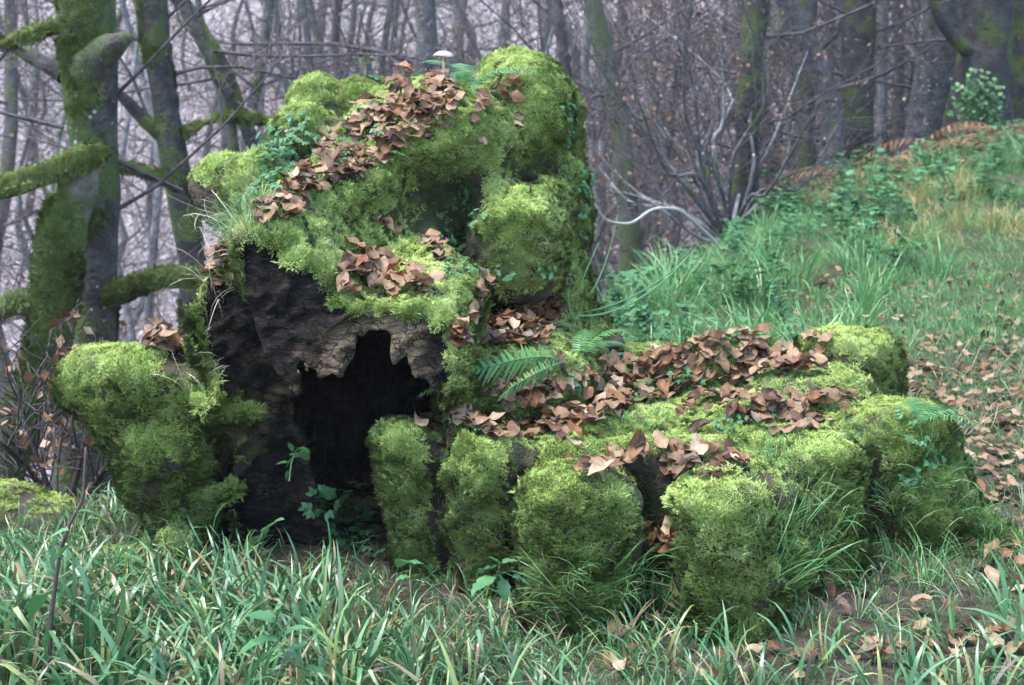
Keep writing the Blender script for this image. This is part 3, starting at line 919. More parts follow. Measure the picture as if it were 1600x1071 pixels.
order = np.argsort(-score)
single = set(order[:295].tolist())
pv, pf, puv, base = [], [], [], 0
for k, (p, e, s, var, key) in enumerate(LEAVES):
    if k in single:
        o = link('fallen_leaf', LEAF_ME[var]); o.location = p; o.rotation_euler = e; o.scale = (s, s, s)
        tag(o, KEYL[key][0], 'leaf', KEYL[key][1])
    else:
        V_, F_, UV_ = LEAF_GEO[var]
        from mathutils import Euler
        R_ = np.array(Euler(e).to_matrix())
        pv.append((V_ * s) @ R_.T + p); pf.append(F_ + base); puv.append(UV_[F_.ravel()]); base += len(V_)
me = mesh('leaf_litter', np.concatenate(pv), np.concatenate(pf), M_LEAF)
uvl = me.uv_layers.new(name='UVMap'); uvl.data.foreach_set('uv', np.concatenate(puv).astype(np.float32).ravel())
tag(link('leaf_litter', me), 'loose litter of small brown beech leaves in moss and grass', 'leaf litter', kind='stuff')
# ------------------------------------------------------------------ grass
M_LONG = mat_blade('long_grass', [(0.08, (0.026, 0.070, 0.024)), (0.26, (0.050, 0.130, 0.046)), (0.44, (0.076, 0.185, 0.068)), (0.58, (0.105, 0.215, 0.100)), (0.68, (0.18, 0.24, 0.065)), (0.76, (0.27, 0.21, 0.11)), (0.84, (0.10, 0.055, 0.04)), (0.92, (0.32, 0.28, 0.24))], 0.5, 0.18, 0.36)
M_FINE = mat_blade('fine_grass', [(0.05, (0.045, 0.150, 0.035)), (0.45, (0.090, 0.240, 0.072)), (0.66, (0.135, 0.300, 0.105)), (0.80, (0.23, 0.31, 0.10)), (0.95, (0.34, 0.30, 0.16))])
M_STRAW = mat_blade('dry_grass', [(0.1, (0.25, 0.19, 0.13)), (0.5, (0.42, 0.34, 0.25)), (0.9, (0.52, 0.45, 0.36))], 0.3, 0.2)
M_YEL = mat_blade('yellowing_grass', [(0.1, (0.12, 0.19, 0.06)), (0.35, (0.22, 0.27, 0.08)), (0.6, (0.36, 0.29, 0.11)), (0.9, (0.42, 0.27, 0.13))], 0.3, 0.25)
def grass_clump(seed, n, rad, lmin, lmax, w, arch, mat, seg=5, fold=True):
    r = np.random.default_rng(seed)
    V, F = [], []
    for k in range(n):
        rr, th = rad * math.sqrt(r.random()), r.random() * 6.283
        p = np.array([rr * math.cos(th), rr * math.sin(th), -0.02])
        L = lmin + (lmax - lmin) * r.random()
        th2 = th + r.normal() * 0.9
        ang = 0.10 + 0.45 * r.random()
        az = np.array([math.cos(th2), math.sin(th2), 0]); sd = np.array([-az[1], az[0], 0])
        tw = r.normal() * 0.5
        k0 = arch * (0.4 + 1.2 * r.random())
        kink = r.integers(2, seg) if r.random() < 0.18 else 99
        ww = w * (0.7 + 0.6 * r.random())
        i0 = len(V)
        for s in range(seg + 1):
            t = s / seg
            hw = ww * 0.5 * (0.75 + 0.5 * t - 1.25 * t ** 3)
            d_ = sd * math.cos(tw + t * 1.1) + az * math.sin(tw + t * 1.1)
            V += [p - d_ * hw, p + d_ * hw]
            ang2 = ang + k0 * t * t + (1.4 if s >= kink else 0)
            p = p + (az * math.sin(ang2) + np.array([0, 0, 1]) * math.cos(ang2)) * L / seg
        for s in range(seg):
            a = i0 + 2 * s
            F.append((a, a + 1, a + 3, a + 2))
    return mesh('grass_blades', np.array(V), np.array(F), mat)
S_LONG = [source('long_grass', grass_clump(k, 8, 0.055, 0.12, 0.28, 0.0105, 1.7, M_LONG, 6)) for k in range(7)]
S_FINE = [source('fine_grass', grass_clump(40 + k, 26, 0.06, 0.05, 0.14, 0.0030, 1.6, M_FINE, 4)) for k in range(5)]
S_FLNG = [source('fine_grass', grass_clump(60 + k, 16, 0.05, 0.12, 0.30, 0.0032, 1.9, M_FINE, 6)) for k in range(4)]
S_TUSS = [source('tussock_blades', grass_clump(80 + k, 42, 0.09, 0.20, 0.45, 0.0075, 1.7, M_FINE, 5)) for k in range(3)]
S_YELL = [source('yellow_tussock', grass_clump(90 + k, 40, 0.10, 0.14, 0.34, 0.0070, 1.8, M_YEL, 5)) for k in range(3)]
S_STRW = [source('dry_grass', grass_clump(100 + k, 6, 0.03, 0.14, 0.36, 0.0024, 2.6, M_STRAW, 7)) for k in range(4)]
def vnoise2(x, y, sc, seed): return noise(np.stack([x, y, np.full_like(x, 0.37)], -1), sc, seed)
def free_of_bodies(x, y, margin=0.0):
    ok = np.ones(len(x), bool)
    for k in range(len(x)):
        for bv in (BV_LOG, BV_STUMP):
            p, n, i, d = bv.ray_cast(Vector((x[k], y[k], 2.5)), Vector((0, 0, -1)), 2.5)
            if p is not None and p.z > 0.06: ok[k] = False
    return ok
def field(name, label, region, dens_fn, dens, srcs, smin_, smax_, tilt=0.12, sfn=None):
    x0, x1, y0, y1 = region
    n = int((x1 - x0) * (y1 - y0) * dens)
    x = x0 + (x1 - x0) * rng.random(n); y = y0 + (y1 - y0) * rng.random(n)
    vis = (np.abs(x) < 0.42 * y + 0.6)
    k = rng.random(n) < dens_fn(x, y) * vis
    x, y = x[k], y[k]
    near = y < 5.5
    ok = np.ones(len(x), bool); ok[near] = free_of_bodies(x[near], y[near]); x, y = x[ok], y[ok]
    P = np.stack([x, y, height(x, y)], -1)
    d = np.stack([rng.normal(size=len(x)) * tilt, rng.normal(size=len(x)) * tilt, np.ones(len(x))], -1)
    o = scatter(name, P, align_euler(d, rng.random(len(x)) * 6.283), (smin_ + (smax_ - smin_) * rng.random(len(x))) * (1.0 if sfn is None else sfn(x, y)), rng.integers(0, len(srcs), len(x)), srcs)
    tag(o, label, 'grass', kind='stuff')
    return o
crest = lambda x, y: y - np.interp(x, CX, CY)
sig = lambda v: 1 / (1 + np.exp(-np.clip(v, -30, 30)))
def by_stump(x, y):
    """1 close in front of the stump flutes, 0 away from them"""
    d = np.hypot((x - 0.42) / 0.95, (y - 3.75) / 1.0)
    return np.clip((1.25 - d) * 4, 0, 1) * (x > -0.45)
field('long_grass', 'long blue green grass in front of trunk and stump', (-2.6, 1.5, 2.3, 4.9),
      lambda x, y: (sig((0.40 - x + 0.25 * vnoise2(x, y, 3, 1)) * 7) * (0.55 + 0.45 * sig(vnoise2(x, y, 2.6, 3) * 6)) + 0.22) * sig((0.25 - crest(x, y)) * 6) * (1 - 0.10 * by_stump(x, y)), 380, S_LONG, 0.65, 1.25,
      0.25, lambda x, y: (1 - 0.42 * by_stump(x, y)) * np.clip(0.75 + (y - 2.3) * 0.7, 0.7, 1.1) * np.clip(1.0 - (y - 2.95) * 0.75, 0.5, 1.0))
field('fine_grass', 'fine green grass around the stump', (-2.2, 3.4, 2.3, 6.2),
      lambda x, y: (0.40 + 0.60 * sig((x - 0.35) * 8)) * sig((0.2 - crest(x, y)) * 5) * (0.16 + 0.84 * sig((vnoise2(x, y, 2.2, 7) - 0.12) * 9)) * (1 - 0.35 * by_stump(x, y)), 130, S_FINE + S_FLNG, 0.5, 1.05, 0.2,
      lambda x, y: np.where((x > 1.0) & (y > 3.6), 0.6, 0.85))
field('meadow_grass', 'short bright green grass of the clearing', (0.2, 9.5, 5.6, 15.0),
      lambda x, y: sig((0.3 - crest(x, y)) * 4) * (0.40 + 0.60 * sig((vnoise2(x, y, 1.5, 12) + 0.1) * 8)), 100, S_FINE, 0.6, 1.3)
field('tussock_grass', 'coarse green tussock grass on the rise of the clearing', (0.2, 8.5, 5.3, 14.5),
      lambda x, y: sig((0.35 - crest(x, y)) * 4) * sig((crest(x, y) + 3.5) * 3) * (0.08 + 0.92 * sig((vnoise2(x, y, 0.9, 21) - 0.12) * 14)), 20, S_TUSS, 0.45, 1.0, 0.2)
field('yellow_grass', 'yellowing tussock grass on the rise of the clearing', (1.6, 8.5, 8.0, 14.5),
      lambda x, y: sig((0.2 - crest(x, y)) * 4) * sig((vnoise2(x, y, 0.8, 33) - 0.2) * 14) * sig((x - 0.20 * y - 0.2) * 5), 16, S_YELL, 0.45, 0.9, 0.2)
field('dry_grass', 'thin dry straw coloured grass stems', (-2.0, 3.6, 2.3, 6.0),
      lambda x, y: 0.30 + 0.70 * sig((x - 1.0) * 4) * sig(vnoise2(x, y, 1.7, 41) * 8), 24, S_STRW, 0.55, 1.0, 0.35)
o = field('ground_litter', 'scattered dead leaves on the soil under the grass', (-2.4, 3.6, 2.3, 7.5),
      lambda x, y: (0.25 + 0.75 * sig((x - 0.5) * 4)) * sig((0.2 - crest(x, y)) * 5) * (0.12 + 0.88 * sig((vnoise2(x, y, 1.9, 61) - 0.12) * 9)), 230, [source('dead_leaf', q) for q in LEAF_ME], 0.4, 1.0, 0.35)
o['category'] = 'leaf litter'
field('turf', 'very short green turf between dead leaves', (-2.2, 4.0, 2.3, 7.0),
      lambda x, y: sig((0.2 - crest(x, y)) * 5) * (0.45 + 0.55 * sig((vnoise2(x, y, 2.4, 71) + 0.05) * 8)), 400, S_FINE, 0.25, 0.55, 0.35)
def scatter_px(name, label, polys, srcs, smin_, smax_, which, up=0.5, outward=0.5, cat='grass', off=0.0):
    P, D = [], []
    for poly, cnt in polys:
        poly = np.array(poly, float); lo_, hi_ = poly.min(0), poly.max(0)
        m = t_ = 0
        while m < cnt and t_ < cnt * 15:
            t_ += 1
            px, py = lo_ + (hi_ - lo_) * rng.random(2)
            if not in_poly(px, py, poly): continue
            h_ = hit(px, py)
            if h_ is None or h_[3] not in which: continue
            P.append(np.array(h_[0]) + np.array(h_[1]) * off); D.append(np.array(h_[1]) * outward + np.array([0, 0, up]) + rng.normal(size=3) * 0.2); m += 1
    P, D = np.array(P), np.array(D)
    o = scatter(name, P, align_euler(D, rng.random(len(P)) * 6.283), smin_ + (smax_ - smin_) * rng.random(len(P)), rng.integers(0, len(srcs), len(P)), srcs)
    tag(o, label, cat, kind='stuff')
    return o
scatter_px('stump_grass', 'fine grass growing up over the stump flutes', [([(1180, 730), (1250, 720), (1290, 800), (1280, 950), (1200, 900)], 18), ([(860, 860), (1070, 860), (1090, 1000), (850, 1000)], 22), ([(1380, 780), (1480, 740), (1560, 830), (1500, 930), (1380, 940)], 26)],
           S_FLNG, 0.4, 0.8, 'sg', 0.7, 0.6)
scatter_px('stump_top_grass', 'thin green grass between leaves on the stump top', [([(1130, 610), (1260, 610), (1300, 650), (1150, 690)], 10), ([(1160, 690), (1250, 690), (1230, 740), (1170, 730)], 9), ([(980, 540), (1260, 515), (1290, 545), (1000, 580)], 12), ([(950, 640), (1040, 630), (1060, 670), (960, 680)], 6)], S_FINE, 0.35, 0.7, 's', 1, 0.3)
scatter_px('trunk_straw', 'dry straw strands hanging over the sawn end of the trunk', [([(310, 350), (390, 330), (440, 350), (370, 380), (330, 400)], 14), ([(290, 455), (365, 440), (360, 460), (300, 470)], 5), ([(290, 590), (330, 560), (330, 620), (300, 630)], 5)], S_STRW, 0.45, 0.85, 'l', 0.35, 0.9)
scatter_px('trunk_grass', 'fine pale grass on the shoulder of the trunk', [([(330, 340), (400, 310), (440, 345), (380, 370)], 22)], S_FINE, 0.5, 0.9, 'l', 0.5, 0.6)

# ------------------------------------------------------------------ leafy plants
M_HERB = mat_blade('herb_leaf', [(0.1, (0.030, 0.095, 0.032)), (0.5, (0.065, 0.175, 0.060)), (0.9, (0.11, 0.25, 0.10))], 0.35, 0.3, 0.5)
M_FERN = mat_blade('fern_green', [(0.1, (0.035, 0.115, 0.030)), (0.5, (0.070, 0.190, 0.050)), (0.9, (0.12, 0.26, 0.08))], 0.4, 0.3, 0.45)
M_BRACK = mat_blade('dead_bracken', [(0.1, (0.075, 0.038, 0.020)), (0.5, (0.145, 0.078, 0.042)), (0.9, (0.22, 0.125, 0.072))], 0.2, 0.2, 0.8)
M_STEM = mat_plain('green_stem', (0.10, 0.15, 0.06), 0.6)
M_DSTEM = mat_plain('dark_stem', (0.055, 0.038, 0.034), 0.7)
M_PINK = mat_plain('pink_petal', (0.55, 0.16, 0.36), 0.5, tr=0.2)
def tube_geo(pts, rad, n=6, V=None, F=None):
    V = [] if V is None else V; F = [] if F is None else F
    pts = np.asarray(pts, float); m = len(pts)
    tn = np.gradient(pts, axis=0); tn /= np.linalg.norm(tn, axis=1)[:, None] + 1e-9
    h = np.array([0.31, 0.17, 0.93]) if abs(tn[0][2]) < 0.9 else np.array([1.0, 0.1, 0])
    i0 = len(V)
    x = np.cross(tn[0], h); x /= np.linalg.norm(x)
    for k in range(m):
        x = x - tn[k] * (x @ tn[k]); x /= np.linalg.norm(x) + 1e-9
        y = np.cross(tn[k], x)
        for j in range(n):
            a = 2 * math.pi * j / n
            V.append(pts[k] + (x * math.cos(a) + y * math.sin(a)) * rad[k])
    for k in range(m - 1):
        for j in range(n):
            a = i0 + k * n + j; b = i0 + k * n + (j + 1) % n
            F.append((a, b, b + n, a + n))
    V.append(pts[-1] + tn[-1] * rad[-1] * 0.6); e = len(V) - 1
    for j in range(n):
        F.append((i0 + (m - 1) * n + j, i0 + (m - 1) * n + (j + 1) % n, e))
    return V, F
def broad_leaf(seed, L, w, teeth=True, heart=0.0):
    r = np.random.default_rng(seed)
    n = 8; V, F = [], []
    for i in range(n + 1):
        t = i / n
        hw = 0.5 * w * (math.sin(math.pi * t ** 0.7) ** 0.9 if 0 < t < 1 else 0.02)
        if teeth: hw *= 1 + (0.14 if i % 2 else -0.06)
        z = -0.28 * L * (t - 0.25) ** 2 + 0.008 * r.normal() * L * 4
        for s in (-1, 0, 1):
            V.append((s * hw, t * L - (heart * hw if s and i == 1 else 0), z - (0 if s == 0 else -0.22 * hw)))
    for i in range(n):
        for s in (0, 1):
            a = i * 3 + s
            F.append((a, a + 1, a + 4, a + 3))
    return np.array(V), np.array(F)
def place(V, p, d, up, s=1.0):
    y = np.asarray(d, float); y /= np.linalg.norm(y)
    z = np.asarray(up, float); z = z - y * (z @ y); z /= np.linalg.norm(z) + 1e-9
    x = np.cross(y, z)
    return (V * s) @ np.stack([x, y, z]) + np.asarray(p)
def leafy_plant(name, label, stem, leaves, rstem=0.0022, w=0.55, smat=None, lmat=None, group=None):
    """stem: world points from the ground up; leaves: (world point, direction, length)"""
    stem = np.array(stem); root = empty(name, stem[0], label, 'plant', group)
    V, F = tube_geo(stem - stem[0], np.linspace(rstem, rstem * 0.5, len(stem)), 5)
    link('stem', mesh('stem', np.array(V), F, smat or M_STEM), root)
    for k, (p, d, L) in enumerate(leaves):
        lv_, lf_ = broad_leaf(int(abs(p[0]) * 1000) + k, L, L * w)
        j = np.argmin(np.linalg.norm(stem - p, axis=1))
        q = place(lv_, np.asarray(p) - stem[0], d, (0.1 * rng.normal(), 0.1 * rng.normal(), 1))
        V, F = list(q), [tuple(x) for x in lf_]
        if np.linalg.norm(stem[j] - p) > 0.004:
            tube_geo([stem[j] - stem[0], (stem[j] + p) / 2 - stem[0] + np.array([0, 0, 0.004]), np.asarray(p) - stem[0]], [0.0012] * 3, 4, V, F)
        link('leaf', mesh('leaf', np.array(V), F, lmat or M_HERB), root)
    return root
def px_plant(name, label, d, stem_px, leaf_px, ground=True, **kw):
    st = [W(x, y, d + 0.02 * k) for k, (x, y) in enumerate(stem_px)]
    if ground: st = [np.array([st[0][0], st[0][1], gz(st[0][0], st[0][1]) - 0.01])] + st
    # dense stem
    st = np.array(st); tt = np.linspace(0, len(st) - 1, len(st) * 4)
    st = np.stack([np.interp(tt, np.arange(len(st)), st[:, k]) for k in range(3)], -1)
    lv_ = []
    for (x0, y0, x1, y1) in leaf_px:
        a, b = W(x0, y0, d + 0.03), W(x1, y1, d + 0.03 + 0.03 * rng.normal())
        lv_.append((a, b - a, max(0.03, np.linalg.norm(b - a))))
    return leafy_plant(name, label, st, lv_, **kw)
px_plant('nettle_plant', 'young nettle with drooping toothed leaves before the stump', 2.72, [(690, 1000), (735, 945), (775, 905), (782, 880)],
         [(782, 880, 765, 868), (786, 880, 812, 872), (778, 886, 742, 893), (772, 900, 735, 925), (800, 900, 832, 912), (785, 905, 790, 940)])
px_plant('nettle_plant', 'small nettle with flat leaves in grass below the hollow', 2.72, [(645, 960), (640, 905), (642, 880)], [(642, 880, 622, 876), (642, 880, 664, 878), (640, 900, 618, 905)])
px_plant('bramble_sprig', 'blurred bramble sprig with blue green leaves in the long grass', 2.35, [(420, 1100), (440, 1040), (455, 1000), (425, 965)],
         [(440, 1000, 395, 995), (445, 990, 480, 975), (430, 970, 380, 955), (450, 1010, 480, 1040), (470, 1045, 520, 1050), (425, 965, 440, 940), (445, 1030, 480, 1000), (415, 1000, 365, 1020)], w=0.5)
px_plant('ivy_sprig', 'green leafy sprig growing on the lower sawn face', 3.56, [(452, 752), (455, 725), (462, 705), (470, 702)],
         [(455, 725, 432, 722), (460, 715, 445, 728), (462, 708, 480, 712), (456, 705, 452, 690), (452, 735, 445, 752), (468, 700, 482, 706)], ground=False, w=0.6)
px_plant('bramble_cane', 'thin dark bramble cane with a few green leaves in front of the burr', 2.75, [(75, 1071), (80, 960), (92, 870), (108, 820), (130, 780), (134, 700)],
         [(92, 870, 125, 832), (118, 800, 150, 798), (108, 830, 70, 838), (85, 920, 40, 960), (80, 960, 50, 985)], rstem=0.006, smat=M_DSTEM)
px_plant('dock_plant', 'broad blue green leaves beside the black hollow', 3.45, [(400, 860), (412, 830), (420, 825)], [(412, 830, 440, 805), (412, 835, 395, 842), (420, 825, 405, 850)], w=0.6)
px_plant('seedling', 'green seedling with paired leaves on top of the trunk by moss knobs', 4.9, [(570, 125), (571, 108), (570, 100)], [(570, 100, 552, 98), (570, 100, 588, 98), (571, 118, 555, 120), (571, 118, 592, 120)], ground=False, w=0.6)
px_plant('seedling', 'grey green pair of broad leaves beside the mushroom', 4.7, [(668, 140), (668, 122), (666, 116)], [(666, 116, 655, 128), (668, 116, 682, 130), (667, 120, 640, 112), (668, 118, 690, 112)], ground=False, w=0.65)
px_plant('seedling', 'bright green leaf cluster behind the moss knob of the trunk', 4.95, [(470, 165), (468, 145), (468, 130)], [(468, 130, 448, 126), (468, 130, 492, 126), (468, 145, 445, 148), (470, 150, 495, 140), (468, 150, 440, 160)], ground=False, w=0.55)

def herb(seed, flower=False):
    r = np.random.default_rng(seed); V, F = [], []
    for k in range(9):
        th, L = r.random() * 6.283, 0.02 + 0.035 * r.random()
        tip = np.array([math.cos(th) * L * 0.8, math.sin(th) * L * 0.8, L * (0.5 + 0.6 * r.random())])
        tube_geo([np.array([0, 0, -0.006]), tip * 0.55 + np.array([0, 0, 0.004]), tip], [0.0007] * 3, 3, V, F)
        for j in range(3):
            a = th + (j - 1) * 1.0
            lv_, lf_ = broad_leaf(seed * 20 + k * 3 + j, 0.017 + 0.01 * r.random(), 0.013, True)
            i0 = len(V)
            V += list(place(lv_, tip, (math.cos(a), math.sin(a), -0.1), (0, 0, 1)))
            F += [tuple(int(q) + i0 for q in x) for x in lf_]
    return mesh('herb_leaves', np.array(V), F, M_HERB)
HERBS = [herb(k) for k in range(5)]
def flower_mesh():
    V, F = tube_geo([(0, 0, 0), (0.004, 0, 0.03), (0.006, 0.002, 0.05)], [0.0007] * 3, 4)
    st = mesh('flower_stalk', np.array(V), F, M_STEM)
    V, F = [], []
    for k in range(5):
        a = k * 2 * math.pi / 5; lv_, lf_ = broad_leaf(k, 0.010, 0.008, False); i0 = len(V)
        V += list(place(lv_, (0.006, 0.002, 0.05), (math.cos(a), math.sin(a), 0.35), (0, 0, 1))); F += [tuple(int(q) + i0 for q in x) for x in lf_]
    return st, mesh('flower', np.array(V), F, M_PINK)
FL_ST, FL = flower_mesh()
def put_herb(px, py, label, group=None, s=1.0, flower=False):
    h_ = hit(px, py)
    if h_ is None or (h_[3] == 'g' and h_[2] > 6): return
    o = link('herb_plant', HERBS[int(rng.integers(0, 5))])
    n = np.array(h_[1]) + np.array([0, 0, 0.6])
    s *= 0.68
    o.location = h_[0]; o.rotation_euler = align_euler(n[None], rng.random(1) * 6.283)[0]; o.scale = (s, s, s)
    tag(o, label, 'plant', group)
    if flower:
        link('flower_stalk', FL_ST, o); link('flower', FL, o)
for px, py in ((735, 335), (748, 352), (722, 392), (735, 425), (760, 432), (712, 430), (700, 378), (790, 428), (845, 425), (728, 300)):
    put_herb(px, py, 'small blue green herb in the dark cleft of the trunk', 'herbs in the trunk cleft', 1.0)
for px, py in ((882, 182), (885, 200), (880, 222), (905, 298), (912, 285), (890, 300), (900, 330), (905, 370)):
    put_herb(px, py, 'small herb clinging to the steep outer flank of the trunk', 'herbs on the trunk flank', 1.0)
for px, py in ((465, 205), (475, 220), (450, 225), (500, 240), (490, 215), (600, 215), (545, 250), (520, 265), (470, 195), (455, 250)):
    put_herb(px, py, 'small herb among leaves on the trunk ridge', 'herbs on the trunk ridge', 1.15)
for px, py in ((430, 235), (425, 250), (440, 265), (420, 270), (435, 285), (415, 300), (440, 305), (425, 225), (445, 245)):
    put_herb(px, py, 'bright green herb on the shoulder between stub and trunk', 'herbs on the trunk shoulder', 1.5)
for px, py in ((500, 800), (515, 815), (530, 790), (545, 820), (560, 800), (520, 840), (570, 840), (585, 815), (490, 780), (540, 860), (590, 870), (560, 770)):
    put_herb(px, py, 'dark green herb in the gap between hollow and stump', 'herbs in the gap', 1.5)
for px, py in ((1000, 585), (1035, 600), (1060, 590), (965, 565), (1020, 612), (1080, 600), (1150, 660), (1190, 655), (1130, 675), (750, 678), (900, 605), (1330, 690), (1215, 715)):
    put_herb(px, py, 'small blue green herb among leaves on the stump top', 'herbs on the stump top', 1.0)
put_herb(1160, 655, 'little pink flowered herb on the stump top', None, 0.9, True)
put_herb(690, 380, 'pink flowered herb on the mossy shelf of the trunk', None, 0.9, True)
put_herb(452, 218, 'pink flowered herb at the left shoulder of the trunk'.replace('left ', 'leafy '), None, 1.0, True)
for px, py in ((1430, 690), (1420, 660), (1450, 720), (1415, 740)):
    put_herb(px, py, 'green clover like herb on the outermost stump flute', 'herbs on the stump side', 1.0)

# ------------------------------------------------------------------ ferns
def frond_mesh(name, L, w, mat, droop=0.8, seed=0, pairs=22):
    r = np.random.default_rng(seed); V, F = [], []
    pts = []
    p, a = np.zeros(3), 0.9
    for i in range(pairs + 1):
        pts.append(p.copy())
        a -= droop * 2.0 / pairs
        p = p + np.array([0, math.cos(a), math.sin(a)]) * L / pairs
    pts = np.array(pts)
    tube_geo(pts[::2], np.linspace(0.0022, 0.0006, len(pts[::2])) * (L / 0.35), 4, V, F)
    for i in range(3, pairs):
        t = i / pairs
        ln = w * 0.5 * math.sin(math.pi * (0.10 + 0.9 * t) ** 0.8) ** 0.8 * (1 if t < 0.93 else 0.6)
        tg = pts[i] - pts[i - 1]; tg /= np.linalg.norm(tg); up = np.array([0, -tg[2], tg[1]])
        for s in (-1, 1):
            d = np.array([s, 0, 0]) + tg * 0.35 - up * 0.15 + r.normal(size=3) * 0.06
            d /= np.linalg.norm(d)
            bw = L / pairs * 0.62
            i0 = len(V)
            seg = 5
            for q in range(seg + 1):
                u_ = q / seg
                hw = bw * 0.5 * (1 - u_ ** 1.6) * (1.15 if q % 2 else 0.85) + 0.0003
                c = pts[i] + d * ln * u_ - np.array([0, 0, 1]) * 0.10 * ln * u_ * u_
                V += [c - tg * hw, c + tg * hw]
            for q in range(seg):
                b0 = i0 + 2 * q
                F.append((b0, b0 + 1, b0 + 3, b0 + 2))
    return mesh(name, np.array(V), F, mat)
FROND = [frond_mesh('frond', 0.26, 0.10, M_FERN, 0.75, k) for k in range(3)]
BRACK = [frond_mesh('frond', 0.55, 0.30, M_BRACK, 0.95, 10 + k, 18) for k in range(2)]
def fern(pos, label, n, s, src=FROND, az=None, spread=1.0, tilt=0.0, name='fern', group=None, roll=0.0):
    root = empty(name, pos, label, 'fern', group)
    for k in range(n):
        o = link('frond', src[k % len(src)], root)
        a = (az if az is not None else 0) + (k - (n - 1) / 2) * (6.283 / n if az is None else spread) + rng.normal() * 0.15
        o.rotation_euler = (tilt + rng.normal() * 0.12, roll, a)
        q = s * (0.8 + 0.35 * rng.random()); o.scale = (q, q, q)
    return root
def fern_px(px, py, label, n, s, **kw):
    h_ = hit(px, py)
    return fern(np.array(h_[0]), label, n, s, **kw) if h_ else None
def frond_along(pts, w, side, up, mat, pairs=26, seed=1):
    r = np.random.default_rng(seed); V, F = [], []
    pts = np.array(pts, float); t = np.linspace(0, len(pts) - 1, pairs + 1)
    P_ = np.stack([np.interp(t, np.arange(len(pts)), pts[:, k]) for k in range(3)], -1)
    for _ in range(3): P_[1:-1] = (P_[:-2] + 2 * P_[1:-1] + P_[2:]) / 4
    tube_geo(P_[::2], np.linspace(0.0024, 0.0007, len(P_[::2])), 5, V, F)
    for i in range(3, pairs):
        u_ = i / pairs
        ln = w * min(1, 0.55 + u_ * 1.2) * (1 - max(0, u_ - 0.35) / 0.67) ** 0.8
        tg = P_[i] - P_[i - 1]; tg /= np.linalg.norm(tg)
        for s, q in ((np.array(side), 1.0), (np.array(up), 0.8)):
            d = s + tg * 0.45 + r.normal(size=3) * 0.07; d /= np.linalg.norm(d)
            bw = np.linalg.norm(P_[i] - P_[i - 1]) * 0.68; i0 = len(V)
            for k in range(7):
                a = k / 6; hw = bw * 0.5 * (1 - a ** 1.8) * (1.15 if k % 2 else 0.85) + 0.0003
                c = P_[i] + d * ln * q * a - np.array([0, 0, 0.12]) * ln * a * a
                V += [c - tg * hw, c + tg * hw]
            for k in range(6): F.append((i0 + 2 * k, i0 + 2 * k + 1, i0 + 2 * k + 3, i0 + 2 * k + 2))
    return V, F
fb = W(882, 566, 3.80)
froot = empty('fern', fb, 'green fern with long fronds drooping before the black hollow', 'fern')
for k, path in enumerate(([(882, 566, 3.80), (850, 556, 3.72), (800, 563, 3.66), (740, 580, 3.60), (690, 598, 3.55), (652, 620, 3.52)], [(882, 566, 3.80), (868, 570, 3.72), (840, 582, 3.66), (800, 604, 3.60), (775, 628, 3.57)])):
    V_, F_ = frond_along([W(*q) for q in path], 0.075 - 0.02 * k, (-0.25, -0.45, -0.8), (0.15, 0.75, 0.35), M_FERN, 28, k)
    link('frond', mesh('frond', np.array(V_) - fb, F_, M_FERN), froot)
fern_px(735, 140, 'bright green fern on the crest of the trunk near the mushroom', 7, 0.85, az=None)
fern_px(560, 235, 'small fern frond among leaves on the trunk ridge', 2, 0.55, az=0.4, spread=0.8)
fern_px(590, 245, 'little fern tuft low on the trunk ridge leaves', 3, 0.45, az=-0.9, spread=0.8)
fern_px(262, 515, 'small fern on the ledge behind the mossy burr', 4, 0.55, az=1.0, spread=0.8)
fern_px(430, 275, 'fern on the shoulder beside the broken stub', 5, 0.55)
fern_px(1425, 670, 'dark green fern beside the outermost stump flute', 4, 0.75, az=-1.3, spread=0.6)
fern_px(905, 560, 'pale blue green fern at the foot of the trunk flank', 5, 0.75, az=-0.4, spread=0.5)
fern_px(1035, 605, 'small fern among dry leaves on the stump top', 4, 0.5)
for px, py, d, s in ((1345, 270, 11.6, 1.6), (1390, 268, 11.9, 1.3), (1440, 262, 11.6, 1.5), (1500, 235, 12.6, 1.6), (1545, 225, 12.4, 1.4), (1590, 205, 12.8, 1.7), (1575, 235, 11.8, 1.3), (1470, 245, 12.2, 1.2)):
    p = W(px, py, d); p[2] = gz(p[0], p[1])
    s *= 1.1
    fern(p, 'dead brown bracken at the wood edge above the clearing', 9, s, BRACK, name='bracken', group='dead bracken at the wood edge')
# low leafy undergrowth along the brow of the clearing
def sprig(seed):
    r = np.random.default_rng(seed); V, F = [], []
    for k in range(5):
        th = r.random() * 6.283; h_ = 0.12 + 0.16 * r.random()
        b = np.array([r.normal() * 0.04, r.normal() * 0.04, -0.02]); tp = b + np.array([math.cos(th) * 0.09, math.sin(th) * 0.09, h_])
        tube_geo([b, (b + tp) / 2 + np.array([0, 0, 0.03]), tp], [0.002, 0.0016, 0.001], 3, V, F)
        for j in range(7):
            a = r.random() * 6.283; L = 0.035 + 0.035 * r.random(); lv_, lf_ = broad_leaf(seed * 99 + k * 7 + j, L, L * 0.6); i0 = len(V)
            V += list(place(lv_, b + (tp - b) * (0.35 + 0.65 * r.random()), (math.cos(a), math.sin(a), 0.2), (0, 0, 1))); F += [tuple(int(q) + i0 for q in x) for x in lf_]
    return mesh('undergrowth_leaves', np.array(V), F, M_HERB)
S_SPRIG = [source('undergrowth', sprig(k)) for k in range(4)]
